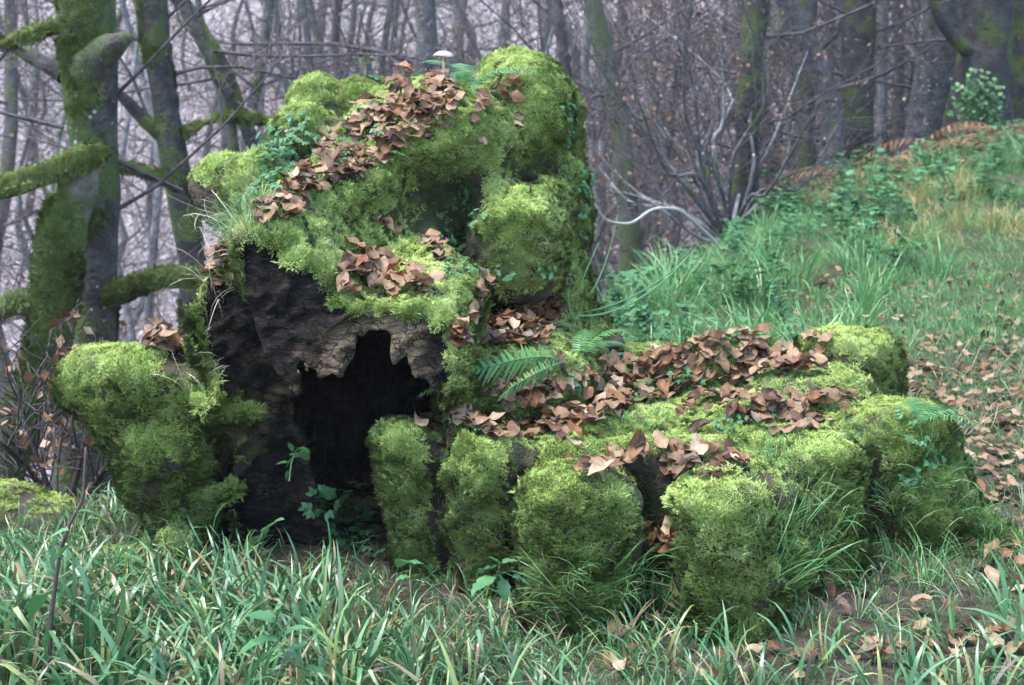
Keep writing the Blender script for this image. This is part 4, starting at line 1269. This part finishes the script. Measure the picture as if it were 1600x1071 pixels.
uo = field('undergrowth', 'low blue green leafy undergrowth along the brow of the clearing', (0.1, 8.0, 5.4, 14.0),
      lambda x, y: sig((0.4 - crest(x, y)) * 5) * sig((crest(x, y) + 2.6) * 3) * (0.25 + 0.75 * sig((vnoise2(x, y, 1.1, 51) - 0.0) * 10)), 26, S_SPRIG, 0.7, 1.4, 0.2)
uo['category'] = 'undergrowth'

# ------------------------------------------------------------------ mushroom, bracket, rushes, fallen branch, mossy mound
M_CAP = mat_plain('mushroom_cap', (0.30, 0.26, 0.24), 0.55, var=0.35, sc=90)
M_STIPE = mat_plain('mushroom_stem', (0.42, 0.33, 0.24), 0.6)
for yy in range(112, 170, 3):
    h_ = hit(694, yy, 'l')
    if h_ is not None and h_[0].y < 5.3: break
mp = np.array(h_[0]) + np.array([0, 0, 0.018])
mroot = empty('mushroom', mp, 'pale flat capped mushroom on the crest of the trunk', 'mushroom')
V_, F_ = tube_geo([(0, 0, -0.01), (-0.002, 0, 0.03), (-0.004, 0, 0.068)], [0.0065, 0.0055, 0.005], 10)
link('stem', mesh('stem', np.array(V_), F_, M_STIPE), mroot)
prof = [(0.0, 0.088), (0.012, 0.0865), (0.026, 0.0815), (0.037, 0.0745), (0.0415, 0.0685), (0.040, 0.0665), (0.026, 0.0665), (0.008, 0.066), (0.0, 0.066)]
V_, F_ = [], []
for i, (r_, z_) in enumerate(prof):
    for j in range(20):
        a = j * 2 * math.pi / 20; q = r_ * (1 + 0.05 * math.sin(3 * a + 1) + 0.02 * math.sin(7 * a))
        V_.append((q * math.cos(a) - 0.004, q * math.sin(a), z_ + 0.003 * math.sin(2 * a) * r_ / 0.04))
for i in range(len(prof) - 1):
    for j in range(20):
        F_.append((i * 20 + (j + 1) % 20, i * 20 + j, (i + 1) * 20 + j, (i + 1) * 20 + (j + 1) % 20))
link('cap', mesh('cap', np.array(V_), F_, M_CAP), mroot)
mroot.scale = (0.8, 0.8, 0.85)

M_BRKT = mat_plain('bracket_fungus', (0.035, 0.024, 0.018), 0.7, sc=60)
bc = W(958, 538, 4.36)
V_, F_ = [], []
for i in range(9):
    ph = math.pi * i / 8
    for j in range(18):
        a = 2 * math.pi * j / 18
        V_.append((bc[0] + 0.036 * math.sin(ph) * math.cos(a) * (1 + 0.1 * math.sin(3 * a)), bc[1] + 0.03 * math.sin(ph) * math.sin(a), bc[2] + 0.022 * math.cos(ph) + 0.006 * math.cos(a)))
for i in range(8):
    for j in range(18):
        F_.append((i * 18 + j, (i + 1) * 18 + j, (i + 1) * 18 + (j + 1) % 18, i * 18 + (j + 1) % 18))
V_, F_ = tube_geo([bc + np.array([-0.12, 0.05, -0.02]), bc + np.array([-0.05, 0.02, 0.0]), bc], [0.02, 0.02, 0.012], 8, V_, F_)
tag(link('bracket_fungus', mesh('bracket_fungus', np.array(V_), F_, M_BRKT)), 'dark rounded bracket fungus at the foot of the trunk flank', 'fungus')

M_RUSH = mat_plain('rush', (0.09, 0.21, 0.07), 0.45, 0.4, var=0.3)
rp = W(890, 600, 4.3); rp[2] = top_at(rp[0], rp[1])[0].z
rroot = empty('rush_clump', rp, 'tall thin green rush stems leaning from behind the stump', 'rush')
for (x0, y0, x1, y1, x2, y2, d1) in ((878, 590, 895, 470, 935, 380, 4.3), (885, 592, 940, 470, 965, 335, 4.5), (900, 590, 985, 490, 1085, 392, 4.6), (895, 598, 985, 500, 1072, 405, 4.5), (880, 590, 890, 520, 885, 430, 4.2), (905, 600, 960, 520, 1000, 440, 4.7)):
    P0, P1, P2 = rp + 0.02 * rng.normal(size=3) * np.array([1, 1, 0]) - np.array([0, 0, .02]), W(x1, y1, d1), W(x2, y2, d1 + 0.12)
    pts = [(1 - t) ** 2 * P0 + 2 * t * (1 - t) * P1 + t * t * P2 for t in np.linspace(0, 1, 9)]
    V_, F_ = tube_geo(np.array(pts) - rp, np.linspace(0.0042, 0.0016, 9), 6)
    link('stem', mesh('stem', np.array(V_), F_, M_RUSH), rroot)

M_PALEB = mat_plain('pale_branch', (0.33, 0.31, 0.27), 0.8, var=0.5, sc=30)
pts = np.array([W(x, y, d) for x, y, d in ((905, 320, 7.6), (925, 312, 7.8), (945, 346, 8.0), (985, 352, 8.2), (1020, 325, 8.4), (1060, 326, 8.6), (1090, 352, 8.8), (1122, 382, 8.9), (1160, 440, 8.9))])
tt = np.linspace(0, 8, 41); pts = np.stack([np.interp(tt, np.arange(9), pts[:, k]) for k in range(3)], -1)
ker = np.array([1, 2, 3, 2, 1]) / 9
for k in range(3): pts[2:-2, k] = np.convolve(pts[:, k], ker, 'valid')
V_, F_ = tube_geo(pts, np.linspace(0.006, 0.012, 41), 7)
tag(link('dead_branch', mesh('dead_branch', np.array(V_), F_, M_PALEB)), 'pale bare branch arching between trunk and clearing', 'branch')

bc = W(25, 868, 4.15); bc[2] = gz(bc[0], bc[1]) + 0.02
def mound(P): return sd_ell(P, bc, (0.24, 0.22, 0.15)) - 0.03 * noise(P, 7, 1) - 0.012 * noise(P, 18, 2)
V3, lo3 = band_volume(mound, bc - 0.36, bc + 0.36, 0.012)
mv, mf = surface_nets(V3, lo3, 0.012)
mn = vert_normals(mv, mf)
mo = empty('mossy_boulder', (bc[0], bc[1], bc[2] - 0.1), 'low mossy boulder at the edge of the drop', 'boulder')
link('stone', mesh('stone', mv - np.array(mo.location), mf, M_PEAT), mo)
moss_on('moss', mv, mf, mn, np.clip(mn[:, 2] + 0.2, 0, 1), 6000, mo)
# ------------------------------------------------------------------ trees
M_BARK_MOSSY = mat_bark('mossy_bark', (0.028, 0.025, 0.022), (0.085, 0.078, 0.068), 0.52, 1.0)
M_BARK_VMOSS = mat_bark('very_mossy_bark', (0.030, 0.028, 0.020), (0.075, 0.068, 0.05), 0.78, 0.0)
M_BARK_DARK = mat_bark('dark_bark', (0.022, 0.020, 0.019), (0.062, 0.056, 0.052), 0.40, 0.0)
M_BARK_GREY = mat_bark('grey_bark', (0.055, 0.052, 0.053), (0.140, 0.135, 0.138), 0.30, 0.3, local=True)
M_BARK_PALE = mat_bark('pale_bark', (0.12, 0.115, 0.112), (0.28, 0.275, 0.27), 0.15, 0.3, local=True)
M_TWIG = mat_bark('twig_bark', (0.050, 0.041, 0.040), (0.115, 0.098, 0.096), 0.08, 0.0, local=True)
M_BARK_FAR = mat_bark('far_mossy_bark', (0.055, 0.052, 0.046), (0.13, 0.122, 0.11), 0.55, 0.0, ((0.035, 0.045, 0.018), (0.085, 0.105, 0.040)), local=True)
M_TORN = mat_bark('torn_wood', (0.09, 0.078, 0.065), (0.22, 0.185, 0.155), 0.58, 0.0)
M_DEADLEAF = mat_litter_leaf('hanging_leaf')
def smooth_path(pts, rad, n):
    pts, rad = np.array(pts, float), np.array(rad, float)
    m = len(pts); t = np.linspace(0, m - 1, n)
    def cr(a):
        ap = np.vstack([2 * a[0] - a[1], a, 2 * a[-1] - a[-2]])
        i = np.minimum(t.astype(int), m - 2); f = (t - i)[:, None]
        p0, p1, p2, p3 = ap[i], ap[i + 1], ap[i + 2], ap[i + 3]
        return 0.5 * (2 * p1 + (p2 - p0) * f + (2 * p0 - 5 * p1 + 4 * p2 - p3) * f ** 2 + (3 * p1 - p0 - 3 * p2 + p3) * f ** 3)
    return cr(pts), np.interp(t, np.arange(m), rad)
def rough_tube(pts, rad, n, sides, V=None, F=None, amp=0.08, seed=0):
    P, R = smooth_path(pts, rad, n)
    V = [] if V is None else V; F = [] if F is None else F
    i0 = len(V)
    tube_geo(P, R, sides, V, F)
    a = np.array(V[i0:i0 + n * sides]); c = np.repeat(P, sides, 0); rr = np.repeat(R, sides)[:, None]
    nz = (noise(a, 4.0, seed) + 0.6 * noise(a, 11, seed + 2))[:, None]
    a = c + (a - c) * (1 + amp * nz * 1.4)
    V[i0:i0 + n * sides] = list(a)
    return V, F
def twiggy(V, F, p, d, L, r, lvl, rg, leaves=None, up=0.15, kids=(5, 5), spread=0.75):
    """a limb with its branches and twigs, all of one tree"""
    n = 5 if lvl else 4
    pts = [np.array(p)]; d = d / np.linalg.norm(d); dd = d.copy()
    for k in range(n):
        dd = dd + rg.normal(size=3) * 0.16 + np.array([0, 0, up * 0.4]); dd /= np.linalg.norm(dd)
        pts.append(pts[-1] + dd * L / n)
    pts = np.array(pts); rad = np.linspace(r, max(r * 0.3, 0.0022), n + 1)
    tube_geo(pts, rad, 3 if lvl < 2 else 4, V, F)
    if lvl <= 0:
        if leaves is not None and rg.random() < leaves[2]:
            for k in range(rg.integers(1, 4)): leaves[0].append(pts[rg.integers(1, n + 1)])
        return
    for k in range(kids[0] if lvl > 1 else kids[1]):
        t = 0.25 + 0.75 * rg.random(); i = min(int(t * n), n - 1); q = pts[i] + (pts[i + 1] - pts[i]) * (t * n - i)
        s = rg.normal(size=3); s -= dd * (s @ dd); s /= np.linalg.norm(s)
        nd_ = dd * (1 - spread * 0.45) + s * spread + np.array([0, 0, up])
        twiggy(V, F, q, nd_, L * (0.45 + 0.25 * rg.random()) * (1.1 - 0.4 * t), rad[i] * 0.55, lvl - 1, rg, leaves, up, kids, spread)
def leaf_specks(pts, rg, size=0.03):
    V, F = [], []
    for p in pts:
        d = rg.normal(size=3); d[2] -= 0.6; d /= np.linalg.norm(d)
        s = np.cross(d, rg.normal(size=3)); s /= np.linalg.norm(s)
        L = size * (0.7 + 0.7 * rg.random()); i = len(V)
        V += [p, p + d * L * 0.5 - s * L * 0.32, p + d * L, p + d * L * 0.5 + s * L * 0.32 + np.cross(d, s) * L * 0.15]
        F.append((i, i + 1, i + 2, i + 3))
    return V, F
M_MOSS_TREE = mat_moss('tree_moss', 0.52)
S_TMOSS = [source('moss_shoots', moss_patch(60 + k, 44, 0.024, 0.008, 0.02, M_MOSS_TREE)) for k in range(3)]
def bark_moss(V, F, dens, cover, O, root, seed):
    v = np.array(V, np.float32); f = np.array([q for q in F if len(q) == 4])
    vn = vert_normals(v, f)
    fn, ar = face_normals(v, f)
    p, n = sample_surface(v, f, vn, int(ar.sum() * dens))
    if (vn * (v - v.mean(0))).sum() < 0: n = -n
    k = fbm(p, 3.5, 3, seed) + 0.35 * n[:, 2] - 0.25 * n[:, 0] > cover
    p, n = p[k], n[k]
    d = n + np.array([0, 0, -0.4]) + rng.normal(size=p.shape) * 0.2
    o = scatter('moss', p - O, align_euler(d, rng.random(len(p)) * 6.283), 0.9 + 0.7 * rng.random(len(p)), rng.integers(0, 3, len(p)), S_TMOSS, root)
    o['label'] = 'dark green moss on the bark'
def px_path(spec):
    return [W(x, y, d) for x, y, d, r in spec], [r * d / FPX for x, y, d, r in spec]
def near_tree(name, label, trunk, mat, limbs=(), twigs=(), cut=None, to_ground=True, sides=16, group=None, n=26):
    """trunk and limbs: (px, py, depth, half width in px) measured on the photograph"""
    P, R = px_path(trunk)
    if to_ground:
        b = P[-1].copy(); g = gz(b[0], b[1])
        if b[2] > g - 0.1:
            P.append(np.array([b[0], b[1], min(g - 0.15, b[2] - 0.1)])); R.append(R[-1] * 1.25)
    root = empty(name, (P[-1][0], P[-1][1], P[-1][2] + 0.15), label, 'tree', group)
    O = np.array(root.location)
    V, F = rough_tube(np.array(P) , R, n, sides, seed=len(label))
    if name in ('beech_tree', 'slender_tree'): bark_moss(V, F, 2600, 0.55 if mat is M_BARK_MOSSY else (-0.1 if mat is M_BARK_VMOSS else 0.5), np.array(root.location), root, 3)
    link('trunk', mesh('trunk', np.array(V) - O, F, mat), root)
    for spec, lm in limbs:
        P2, R2 = px_path(spec)
        V, F = rough_tube(P2, R2, 14, 10, amp=0.2, seed=3)
        if lm is M_BARK_VMOSS and name in ('beech_tree', 'slender_tree'): bark_moss(V, F, 2800, -0.3, O, root, 5)
        link('limb', mesh('limb', np.array(V) - O, F, lm), root)
    if twigs:
        rg = np.random.default_rng(len(label) + 5); V, F = [], []; lv_ = ([], None, 0.25)
        for (x, y, d, dx, dz, L, r) in twigs:
            twiggy(V, F, W(x, y, d), np.array([dx, rg.normal() * 0.35, dz]), L, r, 2, rg, lv_, 0.05, (6, 5))
        link('crown', mesh('crown', np.array(V) - O, F, M_TWIG), root)
        if lv_[0]:
            V, F = leaf_specks(lv_[0], rg)
            o = link('leaves', mesh('leaves', np.array(V) - O, F, M_DEADLEAF, False), root); o['kind'] = 'stuff'
    return root
T1 = near_tree('beech_tree', 'thick mossy tree with white lichen spots and a broken branch stub', [(140, -260, 7.2, 40), (138, -60, 7.2, 44), (136, 50, 7.2, 45), (140, 150, 7.2, 40), (150, 260, 7.2, 35), (152, 380, 7.2, 32), (146, 500, 7.2, 35), (136, 640, 7.2, 46), (132, 760, 7.2, 54), (130, 850, 7.2, 64)], M_BARK_MOSSY,
     limbs=[([(136, 112, 7.15, 36), (162, 84, 7.08, 26), (184, 68, 7.0, 15), (202, 57, 7.0, 9)], M_BARK_MOSSY),
            ([(100, 120, 7.2, 14), (60, 95, 7.3, 12), (20, 70, 7.4, 10), (-40, 40, 7.5, 9)], M_BARK_DARK),
            ([(95, 40, 7.15, 7), (50, 55, 7.1, 6), (0, 72, 7.0, 5), (-40, 85, 7.0, 5)], M_BARK_VMOSS),
            ([(150, 465, 7.2, 22), (190, 456, 7.15, 17), (240, 440, 7.1, 15), (300, 436, 7.1, 13), (340, 440, 7.1, 9)], M_BARK_VMOSS)],
     twigs=[(60, 95, 7.3, -0.5, 0.5, 1.3, 0.015), (20, 70, 7.4, -0.3, -0.4, 1.0, 0.012), (100, 200, 7.2, -1, -0.1, 1.2, 0.012), (180, 250, 7.2, 1, -0.1, 1.1, 0.012), (180, 150, 7.2, 0.8, 0.5, 1.2, 0.012), (100, 560, 7.2, -1, 0.3, 1.0, 0.01), (180, 330, 7.2, 0.9, 0.3, 1.2, 0.011)])
T1b = near_tree('beech_tree', 'leaning mossy stem snapped off with a torn branch', [(112, 310, 6.7, 24), (104, 335, 6.7, 32), (96, 380, 6.7, 36), (86, 470, 6.7, 35), (74, 560, 6.7, 35), (44, 645, 6.7, 40), (2, 720, 6.7, 46), (-60, 800, 6.7, 52)], M_BARK_VMOSS,
     limbs=[([(164, 238, 6.66, 4), (146, 244, 6.65, 13), (110, 262, 6.62, 19), (60, 280, 6.6, 17), (0, 298, 6.6, 16), (-60, 312, 6.6, 15)], M_BARK_VMOSS),
            ([(158, 244, 6.7, 4), (146, 256, 6.7, 15), (132, 272, 6.7, 26), (114, 303, 6.7, 36), (103, 340, 6.7, 38), (98, 372, 6.7, 36), (94, 395, 6.7, 28)], M_TORN),
            ([(75, 480, 6.7, 22), (40, 476, 6.65, 20), (5, 486, 6.6, 19), (-30, 510, 6.6, 18)], M_BARK_VMOSS)],
     twigs=[(40, 650, 6.6, -0.8, 0.5, 0.9, 0.01), (0, 300, 6.6, -0.2, -0.9, 0.9, 0.01)])
T2 = near_tree('slender_tree', 'dark slender tree with one mossy limb forking off', [(228, -200, 9.2, 20), (240, 20, 9.2, 23), (252, 130, 9.2, 20), (270, 230, 9.2, 22), (286, 320, 9.2, 22), (300, 400, 9.2, 24), (312, 500, 9.2, 28)], M_BARK_DARK,
     limbs=[([(272, 235, 9.2, 13), (245, 205, 9.15, 12), (215, 175, 9.1, 11), (178, 140, 9.0, 9), (120, 100, 8.9, 7)], M_BARK_DARK), ([(285, 215, 9.2, 7), (320, 192, 9.1, 6), (365, 184, 9.0, 5), (420, 190, 9.0, 4)], M_BARK_VMOSS), ([(298, 300, 9.2, 10), (260, 280, 9.1, 8), (210, 265, 9.0, 7), (170, 262, 9.0, 5)], M_BARK_VMOSS)],
     twigs=[(250, 80, 9.2, -0.9, 0.2, 1.5, 0.014), (255, 120, 9.2, 0.9, 0.2, 1.5, 0.014), (270, 200, 9.2, 1, 0.1, 1.4, 0.012), (250, 40, 9.2, 0.8, 0.5, 1.5, 0.012), (230, 180, 9.1, -0.2, 0.9, 1.2, 0.011), (285, 290, 9.2, -1, 0.2, 1.4, 0.012)])
T3 = near_tree('leaning_tree', 'thin dark tree leaning down towards the trunk', [(215, -60, 10.2, 15), (275, -8, 10.2, 14), (312, 45, 10.2, 13), (348, 110, 10.2, 13), (378, 180, 10.2, 11), (402, 250, 10.2, 11), (420, 340, 10.2, 12)], M_BARK_DARK,
     limbs=[([(290, 15, 10.1, 10), (318, 70, 10.0, 10), (342, 125, 10.0, 9), (362, 150, 10.0, 8)], M_BARK_DARK), ([(352, 110, 10.1, 8), (358, 170, 10.05, 8), (366, 240, 10.0, 8), (372, 300, 10.0, 8)], M_BARK_DARK)],
     twigs=[(330, 80, 10.1, 1, 0.1, 1.7, 0.014), (370, 160, 10.1, 1, -0.1, 1.7, 0.014), (350, 120, 10.1, -0.9, 0.1, 1.5, 0.013), (400, 230, 10.1, 1, 0.3, 1.7, 0.012), (300, 30, 10.1, 1, 0.5, 1.8, 0.014)])
T4 = near_tree('dark_tree', 'straight dark tree standing on the brow of the clearing', [(1192, -220, 11.3, 20), (1184, -20, 11.3, 21), (1176, 80, 11.3, 19), (1168, 180, 11.3, 19), (1166, 270, 11.3, 20), (1160, 345, 11.3, 24)], M_BARK_DARK,
     twigs=[(1180, 60, 11.3, 1, 0.3, 1.8, 0.016), (1175, 120, 11.3, -1, 0.2, 1.8, 0.016), (1170, 200, 11.3, 1, 0.1, 1.6, 0.012), (1168, 240, 11.3, -1, 0.3, 1.6, 0.012)], sides=12)
T5 = near_tree('broad_tree', 'broad grey tree at the wood edge behind the bracken', [(1352, -180, 14.5, 25), (1346, -20, 14.5, 25), (1340, 80, 14.5, 26), (1338, 180, 14.5, 26), (1340, 285, 14.5, 30)], M_BARK_DARK,
     twigs=[(1340, 60, 14.5, 1, 0.2, 2.0, 0.018), (1340, 120, 14.5, -1, 0.1, 2.0, 0.018), (1340, 30, 14.5, -0.8, 0.4, 2.2, 0.018)], sides=12)
T6 = near_tree('ivy_tree', 'massive dark tree with green ivy at its foot', [(1552, -160, 14.2, 46), (1545, -20, 14.2, 42), (1540, 60, 14.2, 40), (1534, 130, 14.2, 42), (1528, 195, 14.2, 52)], M_BARK_DARK,
     limbs=[([(1530, 90, 14.1, 14), (1490, 60, 14.0, 12), (1460, 10, 13.9, 10), (1440, -60, 13.9, 9)], M_BARK_DARK)], twigs=[(1540, 60, 14.2, -1, 0.2, 2.2, 0.018)], sides=14)
M_IVY = mat_blade('ivy_leaf', [(0.1, (0.035, 0.10, 0.03)), (0.5, (0.07, 0.17, 0.05)), (0.9, (0.12, 0.25, 0.08))], 0.5, 0.25)
rgi = np.random.default_rng(8); V_, F_ = [], []
for k in range(380):
    p = W(1528 + rgi.normal() * 17, 160 + rgi.normal() * 20, 14.2 - 0.33 - 0.10 * rgi.random()); i = len(V_)
    lv_, lf_ = broad_leaf(k, 0.055, 0.045, False); a = rgi.random() * 6.283
    V_ += list(place(lv_, p, (math.cos(a) * 0.6, -0.6, -0.4 + 0.3 * rgi.normal()), (0, -0.4, 1))); F_ += [tuple(int(q) + i for q in x) for x in lf_]
io = link('ivy', mesh('ivy', np.array(V_) - np.array(T6.location), F_, M_IVY), T6); io['kind'] = 'stuff'; io['label'] = 'green ivy leaves'
T6b = near_tree('ivy_tree', 'dark trunk close behind the massive ivy tree', [(1594, -160, 15.2, 22), (1592, 0, 15.2, 22), (1592, 100, 15.2, 22), (1590, 190, 15.2, 26)], M_BARK_DARK, sides=10, twigs=[(1590, 60, 15.2, -1, 0.4, 1.8, 0.016)])
near_tree('mossy_tree', 'mossy mid size tree directly behind the trunk flank', [(905, -150, 13, 14), (925, -10, 13, 15), (945, 90, 13, 15), (968, 200, 13, 15), (978, 300, 13, 17), (985, 400, 13, 20)], M_BARK_FAR, sides=10, twigs=[(945, 90, 13, 1, 0.4, 2.0, 0.016), (960, 160, 13, -1, 0.4, 2.0, 0.016), (970, 230, 13, 1, 0.3, 1.8, 0.014)])
near_tree('mossy_tree', 'mossy tree between dark and broad trees', [(1268, -100, 15.5, 14), (1262, 40, 15.5, 14), (1258, 150, 15.5, 15), (1262, 300, 15.5, 16)], M_BARK_FAR, sides=10, twigs=[(1262, 60, 15.5, 1, 0.4, 2.0, 0.016), (1258, 130, 15.5, -1, 0.3, 2.0, 0.016)])
for k, (x0, x1, d, r) in enumerate(((1322, 1318, 18, 6), (1378, 1372, 17, 8), (1405, 1410, 17.5, 9), (1428, 1424, 18, 8), (1452, 1446, 16.5, 9), (1478, 1470, 18.5, 8), (1300, 1306, 19, 6), (1232, 1226, 18, 6), (1502, 1496, 17, 7))):
    near_tree('pale_tree', 'thin pale grey stem in the row between broad and ivy trees', [(x0 + 12 * math.sin(k * 2.1), -80, d, r), (x0, 60, d, r), (x0 + 5 * math.sin(k * 3), 150, d, r * 1.05), (x1, 290, d, r * 1.15)], M_BARK_PALE if k % 2 else M_BARK_GREY, sides=8, n=14, group='pale stems at the wood edge',
              twigs=[(x0, 60, d, (-1) ** k, 0.5, 1.5, 0.012), (x0, 140, d, -(-1) ** k, 0.4, 1.4, 0.011)])

# the fine twigged beech bush on the brow
rg = np.random.default_rng(77)
sb = W(1138, 352, 10.6); sb[2] = gz(sb[0], sb[1])
bush = empty('beech_bush', sb, 'spreading bare beech bush with fine pale twigs beside the dark tree', 'bush')
lv_ = ([], None, 0.5); V_, F_ = [], []
for k, (ex, ey) in enumerate(((890, 190), (905, 60), (955, 10), (1005, 20), (1045, -40), (1082, -20), (1120, -60), (1150, -30), (1215, 20), (1262, 80), (1285, 150), (1310, 190), (935, 260), (985, 120), (1060, 90), (1240, 190), (1100, 120), (1030, 200), (975, 300))):
    E_ = W(ex, ey, 10.6 + rg.normal() * 0.9); mid = (sb + E_) / 2 + rg.normal(size=3) * 0.12 + np.array([0, 0, 0.10])
    P_, R_ = smooth_path([sb + rg.normal(size=3) * 0.04, sb * 0.65 + E_ * 0.35 + rg.normal(size=3) * 0.06, mid, E_], [0.022, 0.017, 0.012, 0.004], 12)
    vs, fs = tube_geo(P_, R_, 5)
    link('stem', mesh('stem', np.array(vs) - sb, fs, M_BARK_GREY if k % 3 else M_BARK_PALE), bush)
    for q in range(6):
        i = rg.integers(3, 11); dd = P_[i + 1] - P_[i]; dd /= np.linalg.norm(dd)
        s = rg.normal(size=3); s -= dd * (s @ dd); s /= np.linalg.norm(s)
        twiggy(V_, F_, P_[i], dd * 0.7 + s * 0.6, 0.55 + 0.4 * rg.random(), 0.006, 1, rg, lv_, 0.1, (5, 6))
link('twigs', mesh('twigs', np.array(V_) - sb, F_, M_TWIG), bush)['kind'] = 'stuff'
V_, F_ = leaf_specks(lv_[0], rg, 0.035)
link('leaves', mesh('leaves', np.array(V_) - sb, F_, M_DEADLEAF, False), bush)['kind'] = 'stuff'
# bare sapling beside the mossy burr
rg = np.random.default_rng(78)
sb = W(100, 850, 4.9); sb[2] = gz(sb[0], sb[1])
sap = empty('sapling', sb, 'bare sapling with thin twigs and a few dead leaves beside the mossy burr', 'sapling')
lv_ = ([], None, 0.6); V_, F_ = [], []
for k, (ex, ey, mx, my) in enumerate(((0, 890, 40, 870), (340, 700, 220, 765), (0, 660, 60, 760), (300, 620, 200, 720), (150, 560, 130, 700), (-30, 780, 30, 810), (250, 560, 190, 690), (0, 690, 50, 740), (20, 600, 60, 720), (185, 690, 150, 760), (60, 700, 80, 780), (-20, 840, 40, 800))):
    E_, Mm = W(ex, ey, 4.9 + 0.2 * rg.normal()), W(mx, my, 4.9)
    P_, R_ = smooth_path([sb, Mm, E_], [0.014, 0.010, 0.004], 10)
    vs, fs = tube_geo(P_, R_, 5); link('stem', mesh('stem', np.array(vs) - sb, fs, M_DSTEM), sap)
    for q in range(6):
        i = rg.integers(3, 9); dd = P_[i + 1] - P_[i]; dd /= np.linalg.norm(dd)
        s = rg.normal(size=3); s -= dd * (s @ dd); s /= np.linalg.norm(s)
        twiggy(V_, F_, P_[i], dd + s * 0.7, 0.25 + 0.25 * rg.random(), 0.005, 1, rg, lv_, 0.05)
link('twigs', mesh('twigs', np.array(V_) - sb, F_, M_TWIG), sap)['kind'] = 'stuff'
V_, F_ = leaf_specks(lv_[0], rg, 0.045); link('leaves', mesh('leaves', np.array(V_) - sb, F_, M_DEADLEAF, False), sap)['kind'] = 'stuff'

# the wood beyond: six kinds of bare tree, copied
def wood_tree(seed, H, r0, nl, bark, leafy, lowest, bushy=False):
    rg = np.random.default_rng(seed)
    lean = rg.normal(size=2) * 0.07
    P = [np.array([0, 0, -0.3])]
    for k in range(7):
        P.append(np.array([lean[0] * H * (k + 1) / 7 + rg.normal() * 0.22, lean[1] * H * (k + 1) / 7 + rg.normal() * 0.22, H * (k + 1) / 7]))
    V, F = rough_tube(P, [r0 * (1.35 if k == 0 else 1.08 - 0.11 * k) for k in range(8)], 16, 8, seed=seed)
    tm = mesh('trunk', np.array(V), F, bark)
    V, F = [], []; lv = ([], None, leafy)
    pp, rr = smooth_path(P, [r0 * (1.08 - 0.11 * k) for k in range(8)], 40)
    for k in range(nl):
        t = lowest + (0.95 - lowest) * (k + rg.random()) / nl; i = int(t * 39)
        a = k * 2.4 + rg.random()
        twiggy(V, F, pp[i], np.array([math.cos(a), math.sin(a), 0.15 + 0.6 * t]), (2.6 - 1.3 * t) * (0.8 + 0.5 * rg.random()), max(rr[i] * 0.28, 0.010), 2, rg, lv, 0.06, (6, 8), 0.8)
    cm = mesh('crown', np.array(V), F, M_TWIG)
    lm = None
    if lv[0]:
        v2, f2 = leaf_specks(lv[0], rg, 0.05); lm = mesh('leaves', np.array(v2), f2, M_DEADLEAF, False)
    return tm, cm, lm
KINDS_W = [(wood_tree(201, 12, 0.13, 16, M_BARK_GREY, 0.05, 0.10), 'slender grey barked tree of the wood in the valley'),
           (wood_tree(202, 13, 0.17, 18, M_BARK_GREY, 0.0, 0.12), 'stout grey tree of the wood in the valley'),
           (wood_tree(203, 10, 0.08, 16, M_TWIG, 0.35, 0.06), 'thin young beech with dead leaves in the valley wood'),
           (wood_tree(204, 9, 0.07, 16, M_BARK_PALE, 0.30, 0.06), 'thin pale stemmed tree of the valley wood'),
           (wood_tree(205, 12, 0.12, 16, M_BARK_FAR, 0.05, 0.10), 'mossy stemmed tree of the wood in the valley'),
           (wood_tree(206, 6, 0.045, 18, M_TWIG, 0.55, 0.05), 'low twiggy beech with brown leaves in the valley wood')]
rg = np.random.default_rng(99)
spots, tries = [], 0
while len(spots) < 150 and tries < 6000:
    tries += 1
    y = 9.5 + 34 * rg.random() ** 0.85
    x = (rg.random() * 2 - 1) * (0.40 * y + 1.5)
    if y - np.interp(x, CX, CY) < 1.6: continue
    if y < 13 and rg.random() < 0.4: continue
    if x / y < -0.16 and y < 12.5: continue
    if x / y < -0.14 and rg.random() < 0.3: continue
    if any((x - a) ** 2 + (y - b) ** 2 < (0.45 + 0.02 * y) ** 2 for a, b in spots): continue
    spots.append((x, y))
for x, y in spots:
    k = int(rg.choice(6, p=[0.15, 0.05, 0.25, 0.18, 0.09, 0.28]))
    (tm, cm, lm), lab = KINDS_W[k]
    s = 0.75 + 0.5 * rg.random()
    root = empty('woodland_tree', (x, y, gz(x, y) - 0.05), lab, 'tree', 'bare trees of the valley wood', rg.random() * 6.283)
    root.scale = (s, s, s)
    link('trunk', tm, root); link('crown', cm, root)
    if lm is not None: link('leaves', lm, root)

# ------------------------------------------------------------------ damp air in the valley
hm = bpy.data.materials.new('haze'); hm.use_nodes = True
hn = hm.node_tree; hn.nodes.clear()
ho = hn.nodes.new('ShaderNodeOutputMaterial'); hv = hn.nodes.new('ShaderNodeVolumePrincipled')
hv.inputs['Color'].default_value = (0.86, 0.90, 0.97, 1)
hv.inputs['Density'].default_value = 0.0010
hv.inputs['Anisotropy'].default_value = 0.2
hn.links.new(hv.outputs[0], ho.inputs['Volume'])
bx = (-185, 185, -10, 222, float(gv[:, 2].min()) - 1.2, 30.0)
hz_v = [(x, y, z) for z in bx[4:] for y in bx[2:4] for x in bx[:2]]
haze = link('haze', mesh('haze', hz_v, [(0, 2, 3, 1), (4, 5, 7, 6), (0, 1, 5, 4), (2, 6, 7, 3), (0, 4, 6, 2), (1, 3, 7, 5)], hm, False))
tag(haze, 'thin damp air over the valley', kind='stuff')
